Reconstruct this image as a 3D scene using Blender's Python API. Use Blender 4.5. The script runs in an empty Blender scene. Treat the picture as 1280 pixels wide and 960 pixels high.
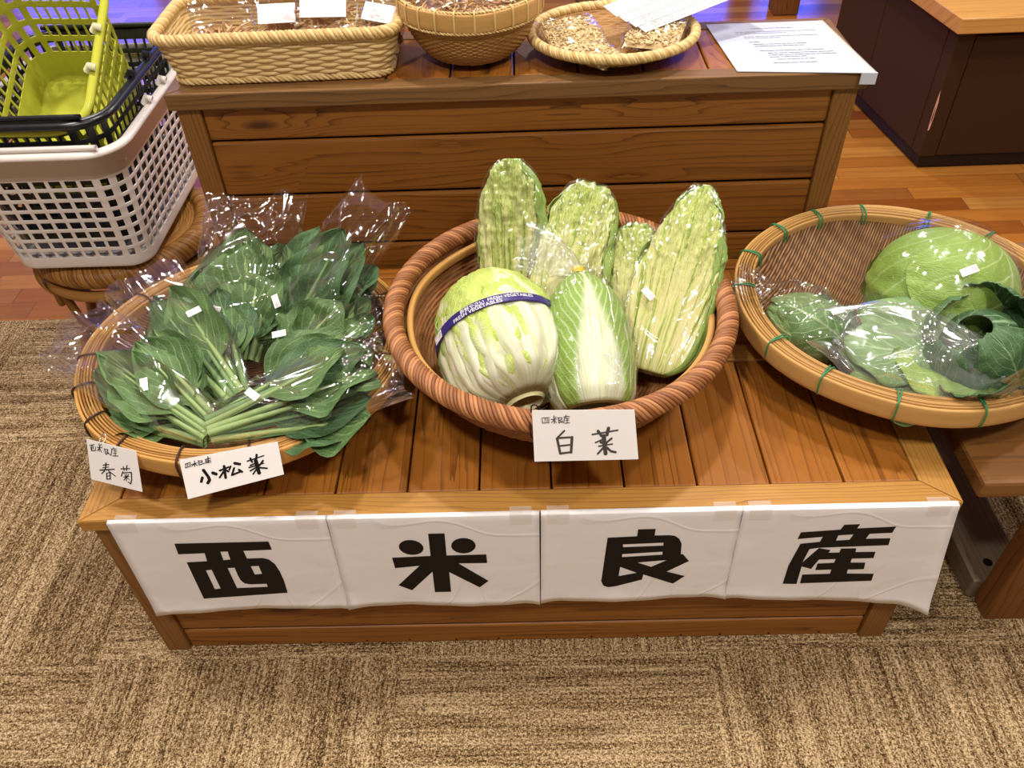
import bpy, bmesh, math, random
import numpy as np
from mathutils import Vector, Matrix
from mathutils.geometry import tessellate_polygon

random.seed(7)
RNG = np.random.default_rng(11)
SC = bpy.context.scene
COL = SC.collection
PI = math.pi

# ------------------------------------------------------------------ camera
cam = bpy.data.cameras.new('camera')
cam.sensor_width = 36.0
cam.lens = 1035.9 / 1280 * 36.0
cam.clip_start = 0.02
camo = bpy.data.objects.new('camera', cam)
COL.objects.link(camo)
_p, _y, _r = 0.754939, 0.0275271, -0.0443053
_f = Vector((-math.sin(_y) * math.cos(_p), math.cos(_y) * math.cos(_p), -math.sin(_p)))
_rt = Vector((math.cos(_y), math.sin(_y), 0))
_up = _rt.cross(_f)
_r2 = _rt * math.cos(_r) + _up * math.sin(_r)
_u2 = -_rt * math.sin(_r) + _up * math.cos(_r)
_M = Matrix((_r2, _u2, -_f)).transposed().to_4x4()
_M.translation = Vector((0.0221, -0.69588, 1.25543))
camo.matrix_world = _M
SC.camera = camo

# ------------------------------------------------------------------ colour management, world
SC.view_settings.view_transform = 'Standard'
SC.view_settings.look = 'None'
SC.view_settings.gamma = 1.0
SC.view_settings.use_curve_mapping = False
SC.view_settings.exposure = 0.0
wd = bpy.data.worlds.new('dusk_sky')
SC.world = wd
wd.use_nodes = True
wd.node_tree.nodes['Background'].inputs['Color'].default_value = (0.055, 0.13, 1.0, 1)
wd.node_tree.nodes['Background'].inputs['Strength'].default_value = 5.0

# ------------------------------------------------------------------ unseen ceiling lamps: one key, the others added as fill
def lamp(x, y, z, power, size, col=(1.0, 0.97, 0.93), spread=PI):
    l = bpy.data.lights.new('ceiling_key_fill', 'AREA')
    l.shape = 'DISK'
    l.size = size
    l.energy = power
    l.color = col
    l.spread = spread
    o = bpy.data.objects.new('ceiling_key_fill', l)
    o.location = (x, y, z)
    COL.objects.link(o)
    return o
KEY = 28
lamp(0.25, 0.85, 2.66, KEY, 0.16)
lamp(-1.25, 0.55, 2.66, 26, 0.16)  # from here on, secondary ceiling lamps added as fill
lamp(1.6, 0.45, 2.66, 22, 0.16)
lamp(-0.5, -0.95, 2.66, 30, 0.22)  # this pair is fill added behind the camera for the front faces
lamp(0.9, -1.0, 2.66, 26, 0.22)
lamp(-1.6, 2.6, 2.66, 24, 0.16)
lamp(0.3, 2.9, 2.66, 26, 0.16)
lamp(2.2, 2.5, 2.66, 26, 0.16)

# ------------------------------------------------------------------ helpers
def C(h, k=1.0):
    h = h.lstrip('#')
    o = []
    for i in (0, 2, 4):
        v = int(h[i:i + 2], 16) / 255.0
        o.append((v / 12.92 if v <= 0.04045 else ((v + 0.055) / 1.055) ** 2.4) * k)
    return (o[0], o[1], o[2], 1.0)

_T = np.random.default_rng(5).random((64, 64, 64)).astype(np.float32)
def vnoise(x, y, z=0.0):
    x, y, z = np.broadcast_arrays(np.asarray(x, float), np.asarray(y, float), np.asarray(z, float))
    xi, yi, zi = np.floor(x).astype(int), np.floor(y).astype(int), np.floor(z).astype(int)
    fx, fy, fz = x - xi, y - yi, z - zi
    fx, fy, fz = (q * q * (3 - 2 * q) for q in (fx, fy, fz))
    r = 0
    for a in (0, 1):
        for b in (0, 1):
            for c in (0, 1):
                w = (fx if a else 1 - fx) * (fy if b else 1 - fy) * (fz if c else 1 - fz)
                r = r + w * _T[(xi + a) & 63, (yi + b) & 63, (zi + c) & 63]
    return r * 2 - 1
def fbm(x, y, z=0.0, o=3):
    s, a, t = 0, 1.0, 0
    for i in range(o):
        s = s + a * vnoise(x * 2 ** i + 17 * i, y * 2 ** i + 5 * i, z * 2 ** i)
        t += a
        a *= 0.5
    return s / t
def sstep(a, b, x):
    t = np.clip((x - a) / (b - a), 0, 1)
    return t * t * (3 - 2 * t)

def root(name, label, cat, loc=(0, 0, 0), rotz=0.0, group=None, mat=None):
    o = bpy.data.objects.new(name, None)
    o.empty_display_size = 0.05
    COL.objects.link(o)
    if mat is not None:
        o.matrix_world = mat
    else:
        o.location = loc
        o.rotation_euler = (0, 0, rotz)
    return tag(o, label, cat, group)
def tag(o, label, cat, group=None):
    o['label'] = label
    o['category'] = cat
    if group:
        o['group'] = group
    return o

def mk(name, V, F, mat, parent=None, uv=None, luv=None, tone=None, smooth=True, local=None):
    """one mesh object. uv: per vertex; luv: list of per-face uv lists; tone: per-vertex float attribute"""
    V = np.asarray(V, float)
    me = bpy.data.meshes.new(name)
    F = F.tolist() if isinstance(F, np.ndarray) else F
    me.from_pydata(V.tolist(), [], F)
    if uv is not None or luv is not None:
        l = me.uv_layers.new(name='UVMap')
        if luv is not None:
            a = np.array([c for f in luv for c in f], dtype=np.float32)
        else:
            vi = np.zeros(len(me.loops), dtype=np.int32)
            me.loops.foreach_get('vertex_index', vi)
            a = np.asarray(uv, dtype=np.float32)[vi]
        l.data.foreach_set('uv', a.ravel())
    if tone is not None:
        at = me.attributes.new('tone', 'FLOAT', 'POINT')
        at.data.foreach_set('value', np.asarray(tone, dtype=np.float32))
    if smooth:
        me.polygons.foreach_set('use_smooth', np.ones(len(me.polygons), dtype=bool))
    me.materials.append(mat)
    me.update()
    o = bpy.data.objects.new(name, me)
    COL.objects.link(o)
    if parent is not None:
        o.parent = parent
    if local is not None:
        o.matrix_local = local
    return o
def struct(o):
    o['kind'] = 'structure'
    return o

class MB:
    """collects boxes, tubes and sheets into one mesh; per-face uv"""
    def __init__(s):
        s.v, s.f, s.luv, s.t = [], [], [], []
    def add(s, V, F, uvs=None, tone=0.5):
        n = len(s.v)
        V = [tuple(map(float, p)) for p in V]
        s.v += V
        for f in F:
            s.f.append([n + i for i in f])
            if uvs is None:
                s.luv.append([(0, 0)] * len(f))
            else:
                s.luv.append([tuple(map(float, uvs[i])) for i in f])
        if np.ndim(tone) == 0:
            s.t += [float(tone)] * len(V)
        else:
            s.t += [float(q) for q in tone]
    def hexa(s, P, axis, tone=None):
        """8 corners ordered z-major (bottom 4 ccw, top 4 ccw); axis = grain direction vector"""
        n = len(s.v)
        P = [Vector(p) for p in P]
        s.v += [tuple(p) for p in P]
        s.t += [random.random() if tone is None else tone] * 8
        a = Vector(axis).normalized()
        ou, ov = random.uniform(0, 40), random.uniform(0, 40)
        for f in ((0, 3, 2, 1), (4, 5, 6, 7), (0, 1, 5, 4), (1, 2, 6, 5), (2, 3, 7, 6), (3, 0, 4, 7)):
            s.f.append([n + i for i in f])
            nr = (P[f[1]] - P[f[0]]).cross(P[f[2]] - P[f[0]])
            nr = nr.normalized() if nr.length > 1e-12 else Vector((0, 0, 1))
            b = nr.cross(a)
            if b.length < 0.3:      # end grain
                b = a.orthogonal().normalized()
                c = nr.cross(b)
                s.luv.append([(ou + 0.15 * P[i].dot(c), ov + P[i].dot(b)) for i in f])
            else:
                b.normalize()
                s.luv.append([(ou + P[i].dot(a), ov + P[i].dot(b) + nr.dot(Vector((.3, .7, .11)))) for i in f])
    def box(s, lo, hi, axis=0, tone=None):
        x0, y0, z0 = lo
        x1, y1, z1 = hi
        P = [(x0, y0, z0), (x1, y0, z0), (x1, y1, z0), (x0, y1, z0), (x0, y0, z1), (x1, y0, z1), (x1, y1, z1), (x0, y1, z1)]
        a = [0, 0, 0]
        a[axis] = 1
        s.hexa(P, a, tone)
    def tube(s, pts, rad, n=8, closed=False, tone=0.5, cap=True, u0=0.0):
        V, F, uv = tube(pts, rad, n, closed, cap)
        s.add(V, F, uv + np.array([u0, 0]), tone)
    def grid(s, P, cu=False, cv=False, uv=None, tone=0.5):
        V, F = gridf(P, cu, cv)
        s.add(V, F, uv, tone)
    def build(s, name, mat, parent=None, smooth=False, bevel=0.0, local=None, seg=2):
        o = mk(name, s.v, s.f, mat, parent, luv=s.luv, tone=s.t, smooth=smooth, local=local)
        if bevel:
            m = o.modifiers.new('bevel', 'BEVEL')
            m.width = bevel
            m.segments = seg
            m.limit_method = 'ANGLE'
            m.angle_limit = 0.6
        return o

def gridf(P, cu=False, cv=False):
    """P [nu,nv,3] -> V, quads"""
    nu, nv = P.shape[:2]
    I = np.arange(nu * nv).reshape(nu, nv)
    a = np.arange(nu if cu else nu - 1)
    b = np.arange(nv if cv else nv - 1)
    A, B = np.meshgrid(a, b, indexing='ij')
    A2, B2 = (A + 1) % nu, (B + 1) % nv
    F = np.stack([I[A, B], I[A2, B], I[A2, B2], I[A, B2]], -1).reshape(-1, 4)
    return P.reshape(-1, 3), F
def frames(pts, closed):
    pts = np.asarray(pts, float)
    n = len(pts)
    if closed:
        t = np.roll(pts, -1, 0) - np.roll(pts, 1, 0)
    else:
        t = np.gradient(pts, axis=0)
    t /= np.linalg.norm(t, axis=1)[:, None] + 1e-12
    r = np.array([0, 0, 1.0]) if abs(t[0, 2]) < 0.9 else np.array([1.0, 0, 0])
    A = np.zeros_like(pts)
    for i in range(n):
        r = r - t[i] * (r @ t[i])
        r /= np.linalg.norm(r) + 1e-12
        A[i] = r
    return t, A, np.cross(t, A)
def tube(pts, rad, n=8, closed=False, cap=True):
    pts = np.asarray(pts, float)
    t, A, B = frames(pts, closed)
    rad = np.broadcast_to(np.asarray(rad, float), (len(pts),))
    th = np.linspace(0, 2 * PI, n, endpoint=False)
    P = pts[:, None] + rad[:, None, None] * (np.cos(th)[None, :, None] * A[:, None] + np.sin(th)[None, :, None] * B[:, None])
    V, F = gridf(P, closed, True)
    F = F.tolist()
    L = np.concatenate([[0], np.cumsum(np.linalg.norm(np.diff(pts, axis=0), axis=1))])
    uv = np.stack([np.repeat(L, n), np.tile(th / (2 * PI) * 2 * PI * rad.mean(), len(pts))], 1)
    if not closed and cap:
        F.append(list(range(n))[::-1])
        F.append([len(V) - n + i for i in range(n)])
    return V, F, uv
def rope(mb, path, R, strands, sr, turns, closed=True, n=5, tone=None, squash=1.0):
    """twisted strands round a closed path"""
    path = np.asarray(path, float)
    t, A, B = frames(path, closed)
    if closed and strands:     # make the frame close: use fixed vertical reference
        up = np.array([0, 0, 1.0])
        A = up - t * (t @ up)[:, None]
        A /= np.linalg.norm(A, axis=1)[:, None] + 1e-9
        B = np.cross(t, A)
    s = np.linspace(0, 1, len(path), endpoint=not closed)
    for k in range(strands):
        a = 2 * PI * (k / strands + turns * s)
        P = path + R * (np.cos(a)[:, None] * A * squash + np.sin(a)[:, None] * B)
        mb.tube(P, sr, n, closed, tone=random.random() if tone is None else tone, u0=random.random() * 9)
def frame_mat(B, T, up):
    """local +Y from B to T, +Z near up; origin at B"""
    B, T, up = Vector(B), Vector(T), Vector(up)
    y = (T - B).normalized()
    z = (up - y * up.dot(y)).normalized()
    x = y.cross(z)
    m = Matrix((x, y, z)).transposed().to_4x4()
    m.translation = B
    return m
def polymesh(polys, f3, name, mat, parent):
    """polys: list of [outer, hole...] in 2D ; f3 maps 2D -> 3D"""
    V, F = [], []
    for loops in polys:
        fl = [p for l in loops for p in l]
        tri = tessellate_polygon([[Vector((p[0], p[1], 0)) for p in l] for l in loops])
        n = len(V)
        V += [f3(p) for p in fl]
        F += [[n + i for i in t] for t in tri]
    return mk(name, V, F, mat, parent, smooth=False)
def strokes(st, f3, name, mat, parent):
    """brush strokes: list of (points2d, width)"""
    V, F = [], []
    k = 0
    for pts, w in st:
        pts = [np.array(p) for p in pts]
        for a, b in zip(pts[:-1], pts[1:]):
            d = (b - a) / (np.linalg.norm(b - a) + 1e-9)
            q = np.array([-d[1], d[0]]) * w / 2
            n = len(V)
            k += 1
            V += [f3(p, k) for p in (a - q, b - q * .9, b + q * .9, a + q)]
            F.append([n, n + 1, n + 2, n + 3])
        for p in pts:
            n = len(V)
            k += 1
            for j in range(8):
                V.append(f3(p + w / 2 * np.array([math.cos(j * PI / 4), math.sin(j * PI / 4)]), k))
            F.append(list(range(n, n + 8)))
    return mk(name, V, F, mat, parent, smooth=False)

# ------------------------------------------------------------------ materials
class NT:
    def __init__(s, name):
        s.m = bpy.data.materials.new(name)
        s.m.use_nodes = True
        s.t = s.m.node_tree
        s.b = s.t.nodes['Principled BSDF']
        s.out = s.t.nodes['Material Output']
    def n(s, ty, **k):
        x = s.t.nodes.new(ty)
        for a, v in k.items():
            setattr(x, a, v)
        return x
    def put(s, node, key, v):
        if v is None:
            return
        i = node.inputs[key]
        if isinstance(v, bpy.types.NodeSocket):
            s.t.links.new(v, i)
        else:
            i.default_value = v
    def math(s, op, a, b=None, c=None, clamp=False):
        x = s.n('ShaderNodeMath', operation=op, use_clamp=clamp)
        s.put(x, 0, a)
        s.put(x, 1, b)
        s.put(x, 2, c)
        return x.outputs[0]
    def mix(s, f, a, b, mode='MIX'):
        x = s.n('ShaderNodeMix', data_type='RGBA', blend_type=mode)
        s.put(x, 'Factor', f)
        s.put(x, 'A', None)
        i = [q for q in x.inputs if q.type == 'RGBA']
        for q, v in zip(i, (a, b)):
            if isinstance(v, bpy.types.NodeSocket):
                s.t.links.new(v, q)
            else:
                q.default_value = v
        return [q for q in x.outputs if q.type == 'RGBA'][0]
    def uv(s):
        return s.n('ShaderNodeUVMap', uv_map='UVMap').outputs[0]
    def obj(s):
        return s.n('ShaderNodeTexCoord').outputs['Object']
    def xyz(s, v):
        x = s.n('ShaderNodeSeparateXYZ')
        s.put(x, 0, v)
        return x.outputs
    def comb(s, a, b, c=0.0):
        x = s.n('ShaderNodeCombineXYZ')
        s.put(x, 0, a)
        s.put(x, 1, b)
        s.put(x, 2, c)
        return x.outputs[0]
    def noise(s, v, scale, detail=2.0, rough=0.5, dist=0.0):
        x = s.n('ShaderNodeTexNoise')
        s.put(x, 'Vector', v)
        s.put(x, 'Scale', scale)
        s.put(x, 'Detail', detail)
        s.put(x, 'Roughness', rough)
        s.put(x, 'Distortion', dist)
        return x.outputs[0]
    def ramp(s, v, stops):
        x = s.n('ShaderNodeValToRGB')
        e = x.color_ramp.elements
        while len(e) < len(stops):
            e.new(0.5)
        for q, (p, c) in zip(e, stops):
            q.position = p
            q.color = c if len(c) == 4 else (*c, 1)
        s.put(x, 0, v)
        return x.outputs[0]
    def tone(s):
        return s.n('ShaderNodeAttribute', attribute_name='tone').outputs['Fac']
    def bump(s, h, strength=0.3, dist=0.002):
        x = s.n('ShaderNodeBump')
        s.put(x, 'Height', h)
        x.inputs['Strength'].default_value = strength
        x.inputs['Distance'].default_value = dist
        s.t.links.new(x.outputs[0], s.b.inputs['Normal'])
    def done(s, color, rough=0.5, spec=0.5, **k):
        s.put(s.b, 'Base Color', color)
        s.put(s.b, 'Roughness', rough)
        s.put(s.b, 'Specular IOR Level', spec)
        for a, v in k.items():
            s.put(s.b, a.replace('_', ' '), v)
        return s.m

def flat(name, c, rough=0.5, spec=0.5, **k):
    return NT(name).done(C(c) if isinstance(c, str) else c, rough, spec, **k)

def tint(h, g=0.93, b=0.74):
    c = C(h)
    return (c[0], c[1] * g, c[2] * b, 1.0)
def wood(name, light, mid, dark, rough=0.45, spec=0.4, rings=75.0, knots=1.0, fine=0.5, coat=0.0, warp=0.02):
    s = NT(name)
    u, v, _ = s.xyz(s.uv())
    low = s.noise(s.comb(s.math('MULTIPLY', u, 1.5), s.math('MULTIPLY', v, 8.0)), 1.0, 2.5, 0.45)
    uneven = s.noise(s.comb(s.math('MULTIPLY', u, 0.15), s.math('MULTIPLY', v, 42.0)), 1.0, 2.0, 0.6)
    vor = s.n('ShaderNodeTexVoronoi', feature='F1')
    s.put(vor, 'Vector', s.comb(s.math('MULTIPLY', u, 3.1), s.math('MULTIPLY', v, 10.5)))
    vor.inputs['Scale'].default_value = 1.0
    vor.inputs['Randomness'].default_value = 1.0
    d = vor.outputs['Distance']
    sel = s.math('GREATER_THAN', s.xyz(vor.outputs['Color'])[0], 0.42)
    swell = s.math('MULTIPLY', sel, s.math('EXPONENT', s.math('MULTIPLY', s.math('MULTIPLY', d, d), -14.0)))
    ph = s.math('ADD', s.math('MULTIPLY', v, rings),
                s.math('ADD', s.math('MULTIPLY', low, rings * warp * 4), s.math('MULTIPLY', swell, 3.2 * knots)))
    ph = s.math('ADD', ph, s.math('MULTIPLY', uneven, 3.4))
    fr = s.math('FRACT', ph)
    vary = s.noise(s.comb(s.math('MULTIPLY', u, 2.0), s.math('MULTIPLY', v, 60.0), 4.0), 1.0, 2.0)
    line = s.math('MULTIPLY', s.math('POWER', fr, 5.0), s.math('MULTIPLY', vary, 1.7), clamp=True)
    fib = s.noise(s.comb(s.math('MULTIPLY', u, 14.0), s.math('MULTIPLY', v, 900.0)), 1.0, 2.0, 0.6)
    base = s.mix(s.noise(s.comb(s.math('MULTIPLY', u, 1.1), s.math('MULTIPLY', v, 6.0)), 1.0, 1.0), tint(light), tint(mid))
    base = s.mix(s.math('MULTIPLY', line, 0.85), base, tint(dark))
    base = s.mix(s.math('MULTIPLY', s.math('SUBTRACT', fib, 0.35, clamp=True), fine), base, tint(dark))
    kn = s.math('MULTIPLY', sel, s.math('SUBTRACT', 1.0, s.math('MULTIPLY', s.math('SUBTRACT', d, 0.05), 14.0), clamp=True))
    base = s.mix(s.math('MULTIPLY', kn, 0.8 * knots, clamp=True), base, C('#3a1c0c'))
    s.bump(s.math('ADD', line, fib), 0.12, 0.001)
    return s.done(base, rough, spec, Coat_Weight=coat, Coat_Roughness=0.25)

M = {}
M['wood_front'] = wood('cedar_front', '#a06a2c', '#83521f', '#4c2a0f', 0.5, 0.35, 78)
M['wood_top'] = wood('cedar_top', '#ae7230', '#935a22', '#5f340f', 0.34, 0.4, 50, coat=0.1)
M['wood_frame'] = wood('cedar_frame', '#c49552', '#a97836', '#7d5424', 0.4, 0.4, 150, knots=0.0)
M['wood_post'] = wood('cedar_post', '#94683a', '#7b5529', '#54381c', 0.5, 0.3, 160, knots=0.0)
M['wood_oldlip'] = wood('cedar_worn', '#8a6740', '#6f5032', '#493422', 0.5, 0.3, 110, knots=0.3)
M['wood_bench'] = wood('bench_brown', '#8a5a30', '#6d4220', '#44280f', 0.5, 0.3, 60)
M['wood_grey'] = wood('bench_grey', '#7d6c60', '#6a5a50', '#4c4038', 0.4, 0.4, 70, knots=0.6)
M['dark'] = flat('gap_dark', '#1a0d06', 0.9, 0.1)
def papermat():
    s = NT('paper')
    p = s.obj()
    n = s.noise(p, 14.0, 2.0, 0.5, 0.6)
    cr = s.math('ABSOLUTE', s.math('SUBTRACT', s.noise(p, 5.0, 1.0, 0.4, 0.8), 0.5))
    cr = s.math('MULTIPLY', s.math('SUBTRACT', 0.02, cr, clamp=True), 16.0)
    s.bump(s.math('ADD', n, cr), 0.22, 0.01)
    return s.done(C('#eeeae7'), 0.7, 0.2)
M['paper'] = papermat()
M['ink'] = flat('ink_black', '#15100e', 0.6, 0.2)
M['inkgrey'] = flat('ink_grey', '#4b4641', 0.6, 0.2)
M['wall'] = flat('wall_plaster', '#ddd5c8', 0.9, 0.1)
M['ceil'] = flat('ceiling_white', '#e8e3da', 0.9, 0.1)
M['counter'] = flat('counter_brown', '#3c2413', 0.55, 0.2)
M['counter_dark'] = flat('counter_plinth', '#1c100b', 0.5, 0.3)
M['counter_top'] = wood('counter_top', '#d9a764', '#c48d4a', '#a06c34', 0.35, 0.4, 45, knots=0.0)
M['steel'] = flat('wire', '#5a4a3a', 0.4, 0.5)

def carpet():
    s = NT('carpet')
    p = s.obj()
    x, y, _ = s.xyz(p)
    T = 0.5
    ix = s.math('FLOOR', s.math('DIVIDE', s.math('ADD', x, 10.2), T))
    iy = s.math('FLOOR', s.math('DIVIDE', s.math('ADD', y, 10.01), T))
    par = s.math('MODULO', s.math('ADD', ix, iy), 2.0)
    inv = par
    par = s.math('SUBTRACT', 1.0, inv)
    # across = stripe-crossing coordinate, along = stripe direction
    ac = s.math('ADD', s.math('MULTIPLY', x, par), s.math('MULTIPLY', y, inv))
    al = s.math('ADD', s.math('MULTIPLY', y, par), s.math('MULTIPLY', x, inv))
    tid = s.math('ADD', s.math('MULTIPLY', ix, 7.3), s.math('MULTIPLY', iy, 3.1))
    rib = s.math('ABSOLUTE', s.math('SINE', s.math('MULTIPLY', ac, PI / 0.0072)))
    st = s.noise(s.comb(s.math('MULTIPLY', ac, 88.0), s.math('MULTIPLY', al, 3.5), tid), 1.0, 2.0, 0.6)
    tuft = s.noise(s.comb(s.math('MULTIPLY', ac, 300.0), s.math('MULTIPLY', al, 190.0), tid), 1.0, 2.0, 0.6)
    gapn = s.noise(s.comb(s.math('MULTIPLY', ac, 110.0), s.math('MULTIPLY', al, 14.0), s.math('ADD', tid, 31.0)), 1.0, 2.0, 0.6)
    gap = s.math('MULTIPLY', s.math('SUBTRACT', gapn, 0.60, clamp=True), 5.0, clamp=True)
    gap = s.math('MULTIPLY', gap, s.math('MULTIPLY', s.math('SUBTRACT', 0.62, tuft, clamp=True), 6.0, clamp=True))
    fine = s.noise(s.comb(x, y, 0.0), 400.0, 1.0, 0.6)
    h = s.math('ADD', s.math('MULTIPLY', rib, 0.35), s.math('MULTIPLY', tuft, 0.85))
    f = s.math('ADD', s.math('MULTIPLY', st, 0.45), s.math('ADD', s.math('MULTIPLY', tuft, 0.75), s.math('MULTIPLY', fine, 0.75)))
    f = s.math('ADD', s.math('MULTIPLY', s.math('SUBTRACT', f, 0.975), 2.6), 0.5)
    f = s.math('ADD', f, s.math('MULTIPLY', s.math('SUBTRACT', rib, 0.6), 0.12))
    c = s.ramp(f, [(0.0, C('#3d2b19')), (0.3, C('#785e3e')), (0.55, C('#9c805a')), (1.0, C('#d6ba90'))])
    c = s.mix(s.math('MULTIPLY', gap, 0.85), c, C('#33220f'))
    s.bump(s.math('SUBTRACT', h, gap), 0.7, 0.005)
    return s.done(c, 0.95, 0.05)
def planks():
    s = NT('floor_planks')
    x, y, _ = s.xyz(s.obj())
    w = 0.062
    row = s.math('FLOOR', s.math('DIVIDE', y, w))
    rh = s.n('ShaderNodeTexWhiteNoise', noise_dimensions='1D')
    s.put(rh, 'W', row)
    xs = s.math('ADD', x, s.math('MULTIPLY', rh.outputs['Value'], 3.0))
    seg = s.math('FLOOR', s.math('DIVIDE', xs, 0.55))
    wn = s.n('ShaderNodeTexWhiteNoise', noise_dimensions='2D')
    s.put(wn, 'Vector', s.comb(row, seg))
    rnd = wn.outputs['Value']
    g = s.noise(s.comb(s.math('MULTIPLY', xs, 3.0), s.math('MULTIPLY', y, 70.0), s.math('MULTIPLY', rnd, 50.0)), 1.0, 4.0, 0.6)
    base = s.ramp(rnd, [(0.0, tint('#8a4f22')), (0.3, tint('#a3662c')), (0.6, tint('#b27434')), (0.85, tint('#c48d4a')), (1.0, tint('#7d4420'))])
    base = s.mix(s.math('MULTIPLY', s.math('SUBTRACT', g, 0.3, clamp=True), 0.9), base, tint('#5e2c10'))
    fy = s.math('FRACT', s.math('DIVIDE', y, w))
    fx = s.math('FRACT', s.math('DIVIDE', xs, 0.55))
    e = s.math('MAXIMUM', s.math('LESS_THAN', fy, 0.022), s.math('LESS_THAN', fx, 0.004))
    base = s.mix(s.math('MULTIPLY', e, 0.6), base, tint('#2c1408'))
    s.bump(s.math('ADD', s.math('MULTIPLY', g, 0.3), s.math('MULTIPLY', e, -0.6)), 0.1, 0.002)
    return s.done(base, 0.2, 0.5, Coat_Weight=0.25, Coat_Roughness=0.12)
M['carpet'] = carpet()
M['planks'] = planks()

def bamboo(name, light, dark, rough=0.5, spec=0.35, k=1.0, grain=260.0):
    """fibre colour modulated by each strand's own tone"""
    s = NT(name)
    t = s.tone()
    u, v, _ = s.xyz(s.uv())
    g = s.noise(s.comb(s.math('MULTIPLY', u, 12.0), s.math('MULTIPLY', v, grain), s.math('MULTIPLY', t, 30.0)), 1.0, 2.0, 0.6)
    f = s.math('ADD', s.math('MULTIPLY', t, 0.65), s.math('MULTIPLY', g, 0.45))
    c = s.ramp(f, [(0.15, tint(dark, .96, .84)), (0.85, tint(light, .96, .84))])
    s.bump(g, 0.15, 0.001)
    return s.done(c, rough, spec)
M['bam_mid'] = bamboo('bamboo_brown', '#a06c42', '#5a3620')
M['bam_midrim'] = bamboo('bamboo_wrap', '#bd8458', '#7a4729', 0.42)
M['bam_left'] = bamboo('bamboo_tan', '#c99a58', '#8d5f2c')
M['bam_leftweave'] = bamboo('bamboo_tan_weave', '#a87444', '#65401f')
M['bam_right'] = bamboo('bamboo_pale', '#c79c60', '#8c6433')
M['bam_rightweave'] = bamboo('bamboo_right_weave', '#a67a4c', '#6b4424')
M['wicker'] = bamboo('wicker_straw', '#e6cc96', '#b8945c', 0.45)
M['rattan'] = bamboo('rattan', '#a8783e', '#6a4218', 0.4)
M['bowlweave'] = bamboo('bowl_bamboo', '#b78a52', '#7a5228')

# ================================================================== SETTING
def plane(name, x0, x1, y0, y1, z, mat):
    return struct(mk(name, [(x0, y0, z), (x1, y0, z), (x1, y1, z), (x0, y1, z)], [[0, 1, 2, 3]], mat, smooth=False))
RX0, RX1, RY0, RY1, RH = -4.6, 4.6, -3.2, 6.4, 2.7
def slab(name, lo, hi, mat):
    b = MB()
    b.box(lo, hi)
    return struct(b.build(name, mat))
slab('floor', (RX0, RY0, -0.12), (RX1, RY1, -0.006), M['planks'])
slab('floor_carpet', (RX0, RY0, -0.005), (RX1, 0.914, 0.0), M['carpet'])
slab('ceiling', (RX0, RY0, RH), (RX1, RY1, RH + 0.1), M['ceil'])
slab('wall_left', (RX0 - 0.1, RY0, 0), (RX0, RY1, RH), M['wall'])
slab('wall_right', (RX1, RY0, 0), (RX1 + 0.1, RY1, RH), M['wall'])
slab('wall_front', (RX0, RY0 - 0.1, 0), (RX1, RY0, RH), M['wall'])
# back wall with two large window openings towards the dusk
W1 = (-4.2, -1.6, 0.5, 2.35)
W2 = (1.2, 2.55, 0.5, 2.35)
b = MB()
for (x0, x1, z0, z1) in ((RX0, W1[0], 0, RH), (W1[1], W2[0], 0, RH), (W2[1], RX1, 0, RH), (W1[0], W1[1], 0, W1[2]), (W1[0], W1[1], W1[3], RH), (W2[0], W2[1], 0, W2[2]), (W2[0], W2[1], W2[3], RH)):
    b.box((x0, RY1, z0), (x1, RY1 + 0.12, z1))
struct(b.build('wall_back', M['wall']))
M['glass'] = NT('window_glass').done((1, 1, 1, 1), 0.0, 0.5, Transmission_Weight=1.0, IOR=1.02)
M['winframe'] = flat('window_frame', '#3a2c22', 0.5, 0.3)
for k, W in enumerate((W1, W2)):
    b = MB()
    for x in (W[0], W[1] - 0.05, (W[0] + W[1]) / 2 - 0.04):
        b.box((x, RY1 + 0.01, W[2]), (x + (0.05 if x != (W[0] + W[1]) / 2 - 0.04 else 0.13), RY1 + 0.07, W[3]))
    for z in (W[2], W[3] - 0.05):
        b.box((W[0], RY1 + 0.012, z), (W[1], RY1 + 0.068, z + 0.05))
    w = struct(b.build('window_%d' % (k + 1), M['winframe']))
    g = MB()
    g.box((W[0], RY1 + 0.038, W[2]), (W[1], RY1 + 0.042, W[3]))
    struct(g.build('pane', M['glass'], w))

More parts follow.
